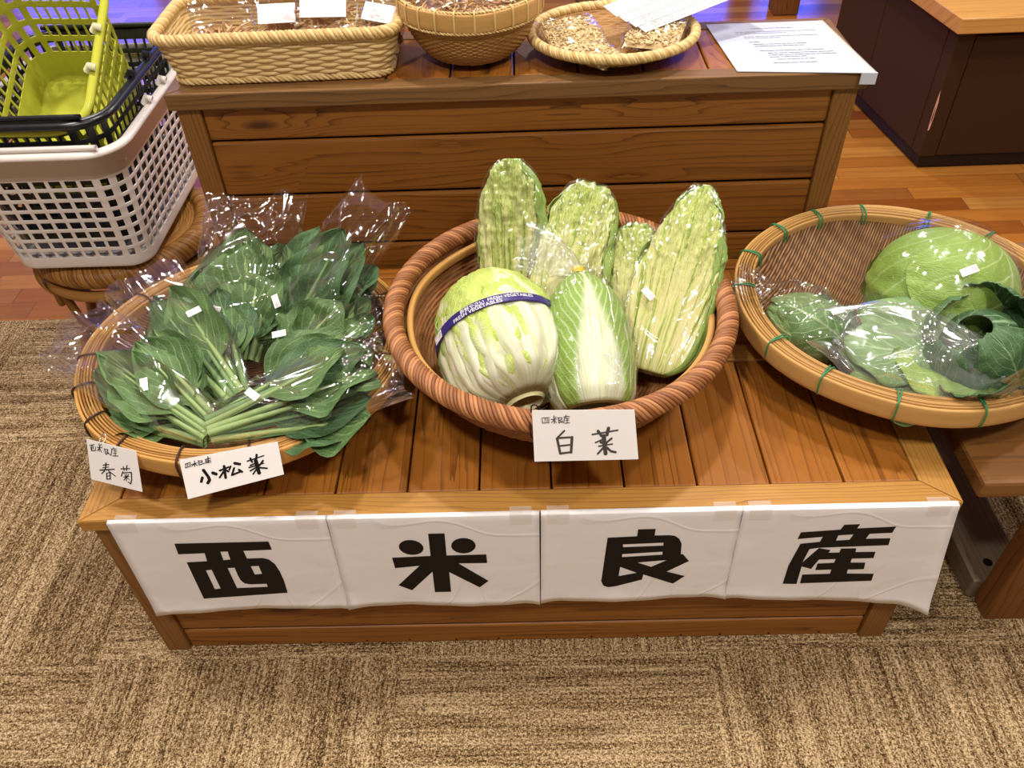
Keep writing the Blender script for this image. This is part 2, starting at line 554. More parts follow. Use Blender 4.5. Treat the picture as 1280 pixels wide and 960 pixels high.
# ================================================================== DISPLAY CRATES
def crate(name, label, x0, x1, y0, y1, H, lip, slats, fw, nb, mats, group, ov=0.009, back_frame=True, top_fw=None):
    cx = (x0 + x1) / 2
    r = root(name, label, 'crate', (cx, y0, 0), group=group)
    wf, wt, wr, wp = mats
    X0, X1, Y1 = x0 - cx, x1 - cx, y1 - y0
    zt, zb = H, H - lip
    sw = fw * 1.15
    def rail(a, b_, c, d, ax):
        m = MB()
        m.hexa([(*a, zb), (*b_, zb), (*c, zb), (*d, zb), (*a, zt), (*b_, zt), (*c, zt), (*d, zt)], ax)
        m.build('frame_rail', wr, r, bevel=0.0025)
    g = 0.0004
    rail((X0, 0), (X1, 0), (X1 - sw - g, fw), (X0 + sw + g, fw), (1, 0, 0))
    rail((X0 + sw - g, Y1 - fw), (X1 - sw + g, Y1 - fw), (X1, Y1), (X0, Y1), (1, 0, 0))
    rail((X0, g), (X0 + sw, fw + g), (X0 + sw, Y1 - fw - g), (X0, Y1 - g), (0, 1, 0))
    rail((X1 - sw, fw + g), (X1, g), (X1, Y1 - g), (X1 - sw, Y1 - fw - g), (0, 1, 0))
    m = MB()
    w = (X1 - X0 - 2 * sw) / nb
    for i in range(nb):
        a = X0 + sw + i * w
        m.box((a + 0.0012, fw + 0.0005, zt - 0.016), (a + w - 0.0012, Y1 - fw - 0.0005, zt - 0.0015), 1)
    m.build('top_boards', wt, r, bevel=0.0028)
    m = MB()
    m.box((X0 + 0.02, 0.02, zb - 0.006), (X1 - 0.02, Y1 - 0.02, zb), 0)
    m.build('top_backing', M['dark'], r)
    pw = 0.038
    for sx in (0, 1):
        for sy in (0, 1):
            xa = X0 + ov if sx == 0 else X1 - ov - pw
            ya = ov if sy == 0 else Y1 - ov - pw
            m = MB()
            m.box((xa, ya, 0.0005), (xa + pw, ya + pw, zb - 0.0002), 2)
            m.build('corner_post', wp, r, bevel=0.003)
    def panel(nm, along, fixed, lo, hi, face):
        m = MB()
        for z0, z1 in slats:
            if along == 0:
                m.box((lo, fixed, z0), (hi, fixed + 0.012, z1), 0)
            else:
                m.box((fixed, lo, z0), (fixed + 0.012, hi, z1), 1)
        return m.build(nm, wf, r, bevel=0.0042)
    panel('front_panel', 0, ov + 0.006, X0 + ov + pw + 0.0003, X1 - ov - pw - 0.0003, 0)
    panel('rear_panel', 0, Y1 - ov - 0.018, X0 + ov + pw + 0.0003, X1 - ov - pw - 0.0003, 0)
    panel('side_panel', 1, X0 + ov + 0.006, ov + pw + 0.0003, Y1 - ov - pw - 0.0003, 0)
    panel('side_panel', 1, X1 - ov - 0.018, ov + pw + 0.0003, Y1 - ov - pw - 0.0003, 0)
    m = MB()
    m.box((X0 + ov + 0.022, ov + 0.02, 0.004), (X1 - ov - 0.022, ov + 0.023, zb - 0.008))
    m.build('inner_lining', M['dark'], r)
    return r
H1 = 0.3626
fs = [(0.0005, 0.051), (0.056, 0.1555), (0.1605, 0.2515), (0.2565, 0.3395)]
crate('display_crate', 'low wooden slatted crate at the front with four printed sheets taped on it', -0.6, 0.6, 0.0, 0.335, H1, 0.022, fs, 0.04, 11,
      (M['wood_front'], M['wood_top'], M['wood_frame'], M['wood_post']), 'wooden display crates')
crate('display_crate', 'low wooden slatted crate between the front crate and the tall one', -0.585, 0.6, 0.337, 0.578, H1 - 0.002, 0.022, fs, 0.03, 11,
      (M['wood_front'], M['wood_top'], M['wood_top'], M['wood_post']), 'wooden display crates')
bs = [(0.0005, 0.09)] + [(0.095 + 0.1045 * i, 0.1942 + 0.1045 * i) for i in range(5)] + [(0.6165, 0.6755)]
crate('display_crate', 'tall wooden slatted crate at the back carrying wicker baskets', -0.5474, 0.5701, 0.5795, 0.815, 0.7048, 0.028, bs, 0.034, 10,
      (M['wood_front'], M['wood_top'], M['wood_oldlip'], M['wood_post']), 'wooden display crates')

_cr = [o for o in bpy.data.objects if o.name.startswith('display_crate') and o.type == 'EMPTY'][0]
for i in range(16):
    b = MB()
    x = -0.56 + i * 0.0745 + random.uniform(-.008, .008)
    b.tube([(x, .0156, .0095 + random.uniform(-.001, .001)), (x, .0142, .0095)], .0016, 8)
    b.build('nail', M['dark'], _cr)
# ------------------------------------------------------------------ printed A4 sheets on the front crate
KANJI=[[[[[-0.4781,0.3153],[-0.3458,0.3157],[-0.3454,0.2963],[-0.3862,0.2952],[-0.3859,0.2765],[-0.3628,0.2769],[-0.3551,0.273],[-0.3491,0.2616],[-0.3462,0.2427],[-0.3454,0.2195],[-0.3469,0.1872],[-0.4769,0.1757],[-0.4744,0.2704],[-0.4445,0.272],[-0.4423,0.2914],[-0.4803,0.2902]],[[-0.4192,0.2942],[-0.4087,0.2943],[-0.4101,0.275],[-0.4204,0.2736]],[[-0.4526,0.2496],[-0.4439,0.2506],[-0.4441,0.2021],[-0.4532,0.2005]],[[-0.4196,0.254],[-0.4092,0.2546],[-0.4097,0.2348],[-0.4087,0.2218],[-0.4048,0.2138],[-0.3964,0.2114],[-0.3728,0.2119],[-0.3731,0.204],[-0.4194,0.2022]],[[-0.3853,0.2572],[-0.3735,0.2578],[-0.3734,0.2378],[-0.3843,0.2364]]]],[[[[-0.1216,0.3262],[-0.099,0.3262],[-0.1006,0.2744],[-0.0442,0.2749],[-0.0439,0.2539],[-0.0854,0.2545],[-0.0443,0.2085],[-0.0582,0.192],[-0.1004,0.2331],[-0.1018,0.1816],[-0.1261,0.1818],[-0.1245,0.2351],[-0.1597,0.1877],[-0.1783,0.2019],[-0.1416,0.2507],[-0.1777,0.2459],[-0.1787,0.2717],[-0.1234,0.2741]]],[[[-0.1316,0.2913],[-0.1334,0.2861],[-0.1367,0.2819],[-0.1412,0.2789],[-0.1464,0.2776],[-0.1518,0.2781],[-0.1569,0.2802],[-0.1612,0.2839],[-0.1642,0.2886],[-0.1657,0.294],[-0.1654,0.2995],[-0.1636,0.3046],[-0.1602,0.3088],[-0.1558,0.3116],[-0.1507,0.3128],[-0.1453,0.3124],[-0.1403,0.3103],[-0.1361,0.3068],[-0.133,0.3021],[-0.1315,0.2968]]],[[[-0.0578,0.2963],[-0.059,0.2907],[-0.0618,0.2857],[-0.0659,0.2817],[-0.0709,0.2793],[-0.0763,0.2786],[-0.0816,0.2797],[-0.0863,0.2825],[-0.0898,0.2867],[-0.0918,0.2919],[-0.0922,0.2975],[-0.0909,0.3031],[-0.088,0.308],[-0.084,0.3118],[-0.079,0.3141],[-0.0737,0.3148],[-0.0685,0.3137],[-0.0639,0.3111],[-0.0604,0.307],[-0.0583,0.3019]]]],[[[[0.167,0.3267],[0.1911,0.3267],[0.1908,0.3119],[0.2123,0.3117],[0.2192,0.31],[0.2256,0.3032],[0.2302,0.2917],[0.2318,0.2659],[0.2346,0.2664],[0.2454,0.2491],[0.2157,0.2238],[0.2435,0.2113],[0.2279,0.1923],[0.1825,0.2177],[0.1813,0.2046],[0.1437,0.1885],[0.133,0.1863],[0.1256,0.1902],[0.1217,0.2021],[0.1261,0.309],[0.1668,0.3109]],[[0.1484,0.2927],[0.2047,0.2947],[0.2051,0.2878],[0.1486,0.286]],[[0.1486,0.2695],[0.2053,0.2733],[0.2058,0.266],[0.1488,0.2622]],[[0.1714,0.2482],[0.2135,0.2527],[0.1922,0.2365]],[[0.1475,0.2381],[0.1727,0.2222],[0.1465,0.2147]]]],[[[[0.3916,0.3125],[0.4446,0.3169],[0.4472,0.3276],[0.4684,0.3282],[0.4667,0.3188],[0.519,0.321],[0.5175,0.307],[0.487,0.3059],[0.4847,0.2944],[0.5187,0.2944],[0.5204,0.2782],[0.441,0.2761],[0.4236,0.2756],[0.4117,0.2727],[0.4082,0.2403],[0.4245,0.2748],[0.4418,0.2694],[0.4405,0.263],[0.4557,0.2629],[0.4558,0.2725],[0.4771,0.2724],[0.4784,0.2633],[0.5066,0.263],[0.5075,0.2477],[0.4769,0.2476],[0.4776,0.2377],[0.499,0.237],[0.5009,0.2204],[0.4779,0.2202],[0.4789,0.21],[0.5186,0.2081],[0.5198,0.19],[0.4158,0.187],[0.4145,0.2098],[0.4546,0.2104],[0.454,0.2211],[0.431,0.2207],[0.4307,0.237],[0.454,0.2381],[0.4543,0.2472],[0.4306,0.2468],[0.4242,0.2237],[0.4093,0.2308],[0.411,0.1856],[0.3904,0.1868],[0.3898,0.2335],[0.3963,0.286],[0.4226,0.2897],[0.4239,0.3013],[0.3899,0.2972]],[[0.4447,0.3037],[0.4652,0.3053],[0.4627,0.2929],[0.4443,0.2917]]]]]
PAPERS=[[[-0.5569,0.362],[-0.2569,0.3636],[-0.2601,0.1493],[-0.5602,0.1377]],[[-0.2559,0.3688],[0.032,0.3705],[0.031,0.1476],[-0.2605,0.1471]],[[0.0341,0.3722],[0.3048,0.371],[0.3099,0.1571],[0.0322,0.1497]],[[0.3051,0.3693],[0.5918,0.3709],[0.6136,0.1261],[0.3075,0.1572]]]
CARDS=[{'O':[-0.5343,0.0366,0.4351],'t':[0.9553,-0.2955,0.0],'e':[0.1151,0.372,0.9211],'n':[-0.2722,-0.8799,0.3894],'cor':[[-0.04012,0.0303],[0.03767,0.02958],[0.0421,-0.03013],[-0.03964,-0.02975]],'st':[([[-0.03546,0.02218],[-0.02813,0.02516]],0.00116),([[-0.03188,0.02296],[-0.03335,0.01475],[-0.02721,0.0161],[-0.02648,0.02228]],0.00116),([[-0.03415,0.02061],[-0.03381,0.01511]],0.00116),([[-0.03,0.02198],[-0.03045,0.01817]],0.00116),([[-0.02353,0.022],[-0.01596,0.02318]],0.00116),([[-0.01903,0.02667],[-0.02114,0.01696]],0.00125),([[-0.02008,0.02182],[-0.02414,0.01677]],0.00107),([[-0.02008,0.02182],[-0.01728,0.01596]],0.00125),([[-0.01207,0.02265],[-0.01099,0.01456]],0.00125),([[-0.01217,0.0217],[-0.00666,0.02245]],0.00116),([[-0.00666,0.02245],[-0.0087,0.01738]],0.00116),([[-0.01099,0.01456],[-0.00572,0.01757]],0.00116),([[-0.00905,0.01869],[-0.0035,0.01529]],0.00125),([[0.00276,0.02772],[0.00301,0.02548]],0.00107),([[-0.00101,0.0246],[0.00702,0.02636]],0.00116),([[-6e-05,0.02435],[-0.00259,0.01456]],0.00116),([[0.0022,0.02255],[0.00768,0.02329]],0.00098),([[0.0013,0.01866],[0.00683,0.01988]],0.00098),([[0.00482,0.02404],[0.00442,0.01565]],0.00098),([[0.00039,0.01476],[0.00871,0.01632]],0.00125),([[-0.01694,-0.0031],[-0.00785,-0.00012]],0.00161),([[-0.0184,-0.0072],[-0.00807,-0.00392]],0.00125),([[-0.02316,-0.01205],[0.00022,-0.00532]],0.00179),([[-0.01195,0.00149],[-0.01417,-0.00953]],0.00179),([[-0.01323,-0.00555],[-0.01592,-0.01182],[-0.02099,-0.01676]],0.00143),([[-0.00921,-0.00982],[0.00113,-0.01547]],0.00161),([[-0.01271,-0.01439],[-0.01322,-0.02352]],0.00179),([[-0.01271,-0.01439],[-0.00692,-0.01165]],0.00134),([[-0.00692,-0.01165],[-0.00757,-0.02221]],0.00179),([[-0.01217,-0.01853],[-0.0075,-0.01698]],0.00134),([[-0.01299,-0.02328],[-0.00748,-0.02143]],0.00134),([[0.01141,-0.00231],[0.02553,0.00136]],0.00161),([[0.01528,0.00183],[0.01621,-0.00356]],0.00161),([[0.02149,0.0051],[0.01973,-0.00276]],0.00161),([[0.014,-0.00594],[0.01078,-0.01325]],0.00161),([[0.0138,-0.00786],[0.02747,-0.00379]],0.00152),([[0.02747,-0.00379],[0.02686,-0.01518],[0.02474,-0.02181],[0.02149,-0.01973]],0.00179),([[0.01468,-0.01376],[0.02285,-0.01094]],0.00134),([[0.01916,-0.00851],[0.01815,-0.01862]],0.00134),([[0.01654,-0.01004],[0.01735,-0.01174]],0.00125),([[0.02263,-0.00818],[0.02088,-0.01092]],0.00125),([[0.01817,-0.01343],[0.01419,-0.01859]],0.00125),([[0.01918,-0.0132],[0.02288,-0.01564]],0.00125)]},{'O':[-0.3675,0.0177,0.4444],'t':[0.9801,0.1987,0.0],'e':[-0.0952,0.4699,0.8776],'n':[0.1743,-0.8601,0.4794],'cor':[[-0.06243,0.02389],[0.06321,0.02644],[0.06259,-0.01957],[-0.06337,-0.03075]],'st':[([[-0.03589,0.00482],[-0.03191,-0.00511],[-0.03118,-0.00955],[-0.03421,-0.01328]],0.00426),([[-0.03943,-0.00492],[-0.04185,-0.00999]],0.00376),([[-0.02523,-0.00097],[-0.02168,-0.00311]],0.00451),([[-0.01622,0.00053],[-0.00449,0.00324]],0.00275),([[-0.00962,0.00542],[-0.0109,-0.0103]],0.00376),([[-0.01164,-0.00156],[-0.01817,-0.00869]],0.00275),([[-0.00804,-0.00039],[-0.00572,-0.00267]],0.00275),([[-0.00155,0.00392],[-0.00415,-0.0005]],0.0025),([[0.00436,0.0071],[0.01016,0.0048]],0.00401),([[0.00227,0.00075],[-0.00239,-0.00821],[0.0094,-0.0055]],0.00275),([[0.00772,-0.00272],[0.01097,-0.00604]],0.00325),([[0.02036,0.00695],[0.04229,0.01075]],0.00188),([[0.02492,0.01003],[0.02613,0.00491]],0.003),([[0.03372,0.01355],[0.03137,0.00578]],0.003),([[0.02301,0.00058],[0.03132,0.00272]],0.00225),([[0.02078,-0.00208],[0.03991,0.00051]],0.002),([[0.03105,0.00584],[0.03185,-0.01155]],0.00526),([[0.03013,-0.00321],[0.02152,-0.00678]],0.00225),([[0.03098,-0.0046],[0.02413,-0.01171]],0.00225),([[0.03328,-0.00441],[0.04293,-0.00708]],0.0025),([[0.04007,0.00417],[0.03442,-0.00155]],0.0025),([[-0.0564,0.01715],[-0.04954,0.01831]],0.00113),([[-0.05535,0.01696],[-0.05703,0.01181]],0.00113),([[-0.05297,0.01773],[-0.05413,0.01248]],0.001),([[-0.05046,0.01666],[-0.05122,0.01316]],0.00113),([[-0.05698,0.01204],[-0.05069,0.01306]],0.001),([[-0.04912,0.0152],[-0.04119,0.01615]],0.00113),([[-0.04418,0.01913],[-0.04539,0.01207]],0.00125),([[-0.04581,0.01519],[-0.0491,0.01276]],0.00113),([[-0.04431,0.01552],[-0.04195,0.01265]],0.00113),([[-0.03949,0.01887],[-0.0397,0.01284]],0.00113),([[-0.03909,0.01819],[-0.03471,0.01799]],0.00113),([[-0.03911,0.01553],[-0.03509,0.01624]],0.001),([[-0.0397,0.01284],[-0.03281,0.01399]],0.00125),([[-0.03476,0.01776],[-0.0355,0.01534]],0.001),([[-0.03066,0.01882],[-0.0239,0.01939]],0.00125),([[-0.02667,0.02196],[-0.02789,0.01369]],0.00138),([[-0.02999,0.01833],[-0.03121,0.0137]],0.00113),([[-0.02952,0.01642],[-0.02447,0.0167]],0.00113),([[-0.0305,0.01442],[-0.02439,0.0145]],0.00125)]},{'O':[0.0905,0.0122,0.4976],'t':[1.0,0.0,0.0],'e':[-0.0,0.3894,0.9211],'n':[0.0,-0.9211,0.3894],'cor':[[-0.06501,0.03553],[0.06107,0.03322],[0.06748,-0.03441],[-0.06354,-0.03434]],'st':[([[-0.02551,0.00715],[-0.03522,-0.00308]],0.00259),([[-0.03443,-0.00372],[-0.03091,-0.02376]],0.00337),([[-0.03408,-0.00249],[-0.01599,-0.00173]],0.00285),([[-0.01599,-0.00173],[-0.01724,-0.02248]],0.00363),([[-0.03137,-0.01336],[-0.01718,-0.01199]],0.00259),([[-0.03091,-0.02376],[-0.01724,-0.02223]],0.00311),([[0.00941,0.0013],[0.02517,0.00372],[0.04067,0.00626]],0.00246),([[0.01638,0.0058],[0.0207,-0.00084]],0.00389),([[0.0294,0.00938],[0.02746,0.00021]],0.00441),([[0.01341,-0.00994],[0.02299,-0.00523]],0.0022),([[0.03337,-0.00464],[0.02642,-0.0109]],0.00285),([[0.01739,-0.01502],[0.03436,-0.01235]],0.0022),([[0.02352,-0.00092],[0.02598,-0.02524]],0.00544),([[0.0242,-0.01582],[0.01631,-0.02537]],0.00285),([[0.02761,-0.01716],[0.03277,-0.02229],[0.03846,-0.02369]],0.00337),([[0.02019,-0.00949],[0.02644,-0.01214]],0.00389),([[-0.05337,0.025],[-0.04383,0.0256]],0.00117),([[-0.05284,0.02316],[-0.05237,0.01828]],0.00117),([[-0.05237,0.01828],[-0.0445,0.01868]],0.00117),([[-0.04889,0.02488],[-0.04953,0.02003]],0.00104),([[-0.04642,0.02482],[-0.04672,0.01996]],0.00104),([[-0.04442,0.02355],[-0.04472,0.01868]],0.00117),([[-0.04163,0.02286],[-0.0349,0.02329]],0.00117),([[-0.0382,0.02763],[-0.03777,0.01764]],0.0013),([[-0.03827,0.02217],[-0.04135,0.01859]],0.00104),([[-0.03771,0.02215],[-0.03529,0.01843]],0.00104),([[-0.03564,0.02635],[-0.03657,0.02419]],0.00104),([[-0.03375,0.02509],[-0.02815,0.02494]],0.00117),([[-0.03263,0.02506],[-0.03216,0.01774]],0.00117),([[-0.03267,0.02202],[-0.02852,0.02227]],0.00104),([[-0.02849,0.02495],[-0.02874,0.02228]],0.00104),([[-0.03215,0.01798],[-0.02707,0.02065]],0.00117),([[-0.03099,0.02136],[-0.02743,0.01822]],0.00117),([[-0.0259,0.02609],[-0.01918,0.02652]],0.00117),([[-0.02309,0.02844],[-0.02367,0.02482]],0.00117),([[-0.02513,0.02486],[-0.02598,0.01757]],0.00117),([[-0.02368,0.0236],[-0.0192,0.02409]],0.00104),([[-0.02371,0.02117],[-0.01978,0.02131]],0.00104),([[-0.02144,0.02415],[-0.02205,0.01808]],0.00104),([[-0.0243,0.01753],[-0.0189,0.018]],0.00117)]}]
TOPFOLD = [0.0, 0.0, 0.0, 0.0]
def sheet(i, nm, label):
    P = [np.array(q) for q in PAPERS[i]]          # TL TR BR BL in (x, z)
    zt = H1 - 0.001
    cx = (P[0][0] + P[1][0]) / 2
    r = root('paper_sheet', label, 'paper', (cx, -0.003, zt), group='printed sheets on the front crate')
    nu, nv = 28, 22
    yo = 0.0006 * i
    G = np.zeros((nu, nv + 2, 3))
    for a in range(nu):
        u = a / (nu - 1)
        top = P[0] * (1 - u) + P[1] * u
        bot = P[3] * (1 - u) + P[2] * u
        for k in range(nv):
            v = k / (nv - 1)
            p = top * (1 - v) + bot * v
            z = zt + (p[1] - top[1]) if v < 0.3 else p[1] * 1.0 + (zt - top[1]) * max(0, 1 - (v - 0.3) * 3)
            e = max(0, (v - 0.84) / 0.16)
            side = max(0, (abs(u - 0.5) - 0.4) / 0.1)
            y = -0.0012 - yo - 0.004 * e ** 2 * (0.5 + 0.5 * math.sin(u * 9 + i * 2)) - 0.0035 * side ** 2 * v
            if i == 3 and u > 0.86:
                y -= 0.016 * ((u - 0.86) / 0.14) ** 1.5 * v
            y += 0.0004 * math.sin(u * 31 + i) * math.sin(v * 17) * (1 if (e > 0 or side > 0) else 0)
            G[a, k + 2] = (p[0] - cx, y, z - zt + 0.0 + 0.0015 * math.sin(u * PI * 1.3 + i) * v)
        f = max(0.002, TOPFOLD[i])
        G[a, 1] = (top[0] - cx, -0.0008 - yo, 0.0008)
        G[a, 0] = (top[0] - cx, 0.0026 + f, 0.0019 + 0.0001 * i)
    V, F = gridf(G)
    o = mk('sheet', V, F, M['paper'], r)
    sm = o.modifiers.new('thick', 'SOLIDIFY')
    sm.thickness = 0.00025
    polymesh(KANJI[i], lambda q: (q[0] - cx, -0.0019 - yo, q[1] - zt), 'printed_character', M['ink'], r)
    # strips of clear tape at the top corners
    for u in (0.03, 0.86):
        xa = P[0][0] + (P[1][0] - P[0][0]) * u - cx
        m = MB()
        g = np.array([[(xa + dx, y, z) for (y, z) in ((0.012, 0.0024), (-0.0016 - yo, 0.0024), (-0.0026 - yo, -0.018))] for dx in (0, 0.03)])
        m.grid(g)
        m.build('tape', M['tape'], r)
M['tape'] = NT('clear_tape').done(C('#efe6da'), 0.25, 0.5, Alpha=0.28)
for i, w in enumerate(('leftmost printed sheet on the front crate, first character of the sign', 'second printed sheet from the left, starburst-shaped character with two dots',
                       'third printed sheet from the left on the front crate', 'rightmost printed sheet, its torn corner curling off the front crate')):
    sheet(i, '', w)

# ------------------------------------------------------------------ handwritten price cards
M['wire'] = NT('bare_wire').done(C('#b9b2a6'), .3, .5, Metallic=.8)
def card(d, label, ink, wire, ink_wire=None):
    O, t, e, n = (Vector(d[k]) for k in 'Oten')
    Mx = Matrix((t, e, n)).transposed().to_4x4()
    Mx.translation = O
    r = root('name_card', label, 'card', mat=Mx, group='handwritten name cards')
    c = d['cor']
    V = [(p[0], p[1], z) for z in (-0.0006, 0.0) for p in (c[3], c[2], c[1], c[0])]
    mk('card', V, [[3, 2, 1, 0], [4, 5, 6, 7], [0, 1, 5, 4], [1, 2, 6, 5], [2, 3, 7, 6], [3, 0, 4, 7]], M['card'], r, smooth=False)
    if ink_wire:
        b = MB()
        cx_, cy_ = ink_wire
        b.tube([(cx_ + .004 * math.sin(q), cy_ + .011 * (1 - math.cos(q)) * .5 - .003, .002 - .012 * math.sin(q * .5) + .0012) for q in np.linspace(0, 2 * PI, 20)], .0009, 6)
        b.build('wire_loop', M['wire'], r, smooth=True)
    k = 0
    for nm, n in wire:
        strokes(d['st'][k:k + n], lambda p, k: (p[0], p[1], 0.0003 + k * 0.000004), nm, ink, r)
        k += n
    return r
M['card'] = flat('card_white', '#f2ede6', 0.6, 0.25)
W1_ = (('small_writing', 20), ('brush_character', 11), ('brush_character', 12))
W2_ = (('brush_character', 3), ('brush_character', 8), ('brush_character', 11), ('small_writing', 99))
W3_ = (('brush_character', 6), ('brush_character', 10), ('small_writing', 99))
card(CARDS[0], 'small tilted white name card wired to the far left rim of the left basket', M['ink'], W1_, (-.018, .031))
card(CARDS[1], 'wide slanted white name card with three bold characters on the left basket', M['ink'], W2_)
card(CARDS[2], 'straight white name card with grey brushwork on the middle basket', M['inkgrey'], W3_)

# ================================================================== WOVEN BASKETS
def weave(S, Mr, N, amp, ru, rv, name, mat, parent, pitch=1, rib=0.55, closed=True, thick=0.0, skip=1, gap=0.9):
    """woven sheet: N horizontal weavers over and under Mr upright ribs. S(u, v) -> points [..,3]"""
    nu, nv = Mr * ru, N * rv
    u = np.arange(nu if closed else nu + 1) / nu
    v = (np.arange(nv + 1)) / nv
    U, V = np.meshgrid(u, v, indexing='ij')
    P = S(U, V)
    e = 1e-4
    du = S(U + e, V) - S(U - e, V)
    dv = S(U, np.clip(V + e, 0, 1)) - S(U, np.clip(V - e, 0, 1))
    Nn = np.cross(du, dv)
    Nn /= np.linalg.norm(Nn, axis=-1)[..., None] + 1e-12
    j = np.minimum(np.floor(V * N + 1e-6), N - 1)
    vc = (V * N - j) - 0.5
    prof = np.sqrt(np.clip(1 - (2 * vc) ** 2, 0, 1))
    s = np.cos(PI * (U * Mr + (j // skip) * 1.0))
    wob = 0.85 + 0.3 * vnoise(U * Mr * 0.7, V * N * 1.0)
    h = amp * (prof * (0.35 + 0.65 * s) * wob - (1 - prof) * gap)
    P = P + Nn * h[..., None]
    tone = np.random.default_rng(3).random(N + 1)[j.astype(int)] * 0.35 + 0.3 * (0.5 + 0.5 * fbm(U * 40, V * N * 0.8, j * 3.7))
    tone = tone + 0.35
    Vv, F = gridf(P, closed, False)
    uv = np.stack([U * Mr * 0.02, V * N * 0.004], -1).reshape(-1, 2)
    o = mk(name, Vv, F, mat, parent, uv=uv, tone=tone.ravel())
    if thick:
        m = o.modifiers.new('thick', 'SOLIDIFY')
        m.thickness = thick
        m.offset = 0
    return o
def circ(r, z, n=160, rx=1.0, ry=1.0, a0=0.0):
    t = np.linspace(0, 2 * PI, n, endpoint=False) + a0
    return np.stack([r * rx * np.cos(t), r * ry * np.sin(t), np.full(n, z)], 1)
def bowl_surface(prof, rx=1.0, ry=1.0):
    """prof: list of (r, z) from centre outwards"""
    pr = np.array(prof)
    L = np.concatenate([[0], np.cumsum(np.hypot(*np.diff(pr, axis=0).T))])
    L /= L[-1]
    # smooth the profile
    ss = np.linspace(0, 1, 200)
    R = np.interp(ss, L, pr[:, 0])
    Z = np.interp(ss, L, pr[:, 1])
    k = np.ones(25) / 25
    pad = lambda q: np.concatenate([q[0] - (q[12:0:-1] - q[0]), q, q[-1] - (q[-2:-14:-1] - q[-1])])
    R, Z = np.convolve(pad(R), k, 'valid'), np.convolve(pad(Z), k, 'valid')
    def S(U, V):
        r, z = np.interp(V, ss, R), np.interp(V, ss, Z)
        a = 2 * PI * U
        return np.stack([r * np.cos(a) * rx, r * np.sin(a) * ry, z], -1)
    return S
def ring_band(mb, r0, r1, z0, z1, n=140, tone=0.5, round_=0.3):
    """rounded flat hoop: cross-section between radii r0..r1 and heights z0..z1"""
    k = 12
    a = np.linspace(0, 2 * PI, k, endpoint=False) + PI / 4
    ex = 0.55
    cx = (r0 + r1) / 2 + (r1 - r0) / 2 * np.sign(np.cos(a)) * np.abs(np.cos(a)) ** ex
    cz = (z0 + z1) / 2 + (z1 - z0) / 2 * np.sign(np.sin(a)) * np.abs(np.sin(a)) ** ex
    t = np.linspace(0, 2 * PI, n, endpoint=False)
    wob = 1 + 0.004 * np.sin(3 * t + r0 * 90) + 0.003 * np.sin(7 * t + z0 * 300)
    P = np.stack([(cx[None] * wob[:, None]) * np.cos(t)[:, None], (cx[None] * wob[:, None]) * np.sin(t)[:, None], cz[None] + 0.001 * np.sin(5 * t + r1 * 50)[:, None] + 0 * cx[None]], -1)
    V, F = gridf(P, True, True)
    L = np.arange(n) * (2 * PI * r1 / n)
    uv = np.stack([np.repeat(L, k), np.tile(np.arange(k) * 0.004, n)], 1)
    mb.add(V, F, uv, tone)
def binding(parent, ang, rc, z0, z1, w, mat, rad=0.0014, loops=2, tilt=0.1):
    """wire or cord tied round the rim at one angle"""
    mb = MB()
    for k in range(loops):
        a = ang + (k - (loops - 1) / 2) * 0.014
        t = np.linspace(0, 2 * PI, 22, endpoint=False)
        r = rc + w / 2 * np.sign(np.cos(t)) * np.abs(np.cos(t)) ** 0.6
        z = (z0 + z1) / 2 + (z1 - z0) / 2 * np.sign(np.sin(t)) * np.abs(np.sin(t)) ** 0.6
        aa = a + tilt * (r - rc) / rc * (1 if k % 2 == 0 else -1)
        mb.tube(np.stack([r * np.cos(aa), r * np.sin(aa), z], 1), rad, 6, True)
    return mb.build('binding', mat, parent, smooth=True)
M['tie_dark'] = flat('tie_dark', '#3a2416', 0.5, 0.3)
M['tie_green'] = flat('tie_green', '#2f7d4c', 0.4, 0.5)
M['black_cord'] = flat('black_cord', '#17120f', 0.5, 0.3)

def planar_weave(name, light, dark, ang, w=0.0042, l=0.024):
    s = NT(name)
    x, y, _ = s.xyz(s.obj())
    ca, sa = math.cos(ang), math.sin(ang)
    a = s.math('ADD', s.math('MULTIPLY', x, ca), s.math('MULTIPLY', y, sa))
    b = s.math('ADD', s.math('MULTIPLY', x, -sa), s.math('MULTIPLY', y, ca))
    wv = s.math('MULTIPLY', s.noise(s.comb(a, b), 9.0, 2.0), 0.012)
    b = s.math('ADD', b, wv)
    q = s.math('DIVIDE', b, w)
    row = s.math('FLOOR', q)
    fr = s.math('SUBTRACT', s.math('FRACT', q), 0.5)
    prof = s.math('SUBTRACT', 1.0, s.math('MULTIPLY', s.math('MULTIPLY', fr, fr), 4.0))
    par = s.math('MULTIPLY', s.math('MODULO', row, 2.0), PI)
    over = s.math('SINE', s.math('ADD', s.math('MULTIPLY', a, PI / l), par))
    h = s.math('MULTIPLY', prof, s.math('ADD', 0.6, s.math('MULTIPLY', over, 0.4)))
    wn = s.n('ShaderNodeTexWhiteNoise', noise_dimensions='1D')
    s.put(wn, 'W', row)
    n = s.noise(s.comb(s.math('MULTIPLY', a, 30.0), s.math('MULTIPLY', row, 1.7)), 1.0, 2.0)
    f = s.math('ADD', s.math('MULTIPLY', wn.outputs['Value'], 0.4), s.math('MULTIPLY', n, 0.6))
    c = s.mix(f, C(dark), C(light))
    c = s.mix(s.math('SUBTRACT', 1.0, s.math('MULTIPLY', h, 2.6), clamp=True), c, C('#2e180b'))
    s.bump(h, 1.0, 0.0035)
    return s.done(c, 0.5, 0.3)
M['bam_leftweave'] = planar_weave('left_weave', '#b07c48', '#7a4e28', 0.25)
M['bam_rightweave'] = planar_weave('right_weave', '#b08558', '#7a5230', 1.0)
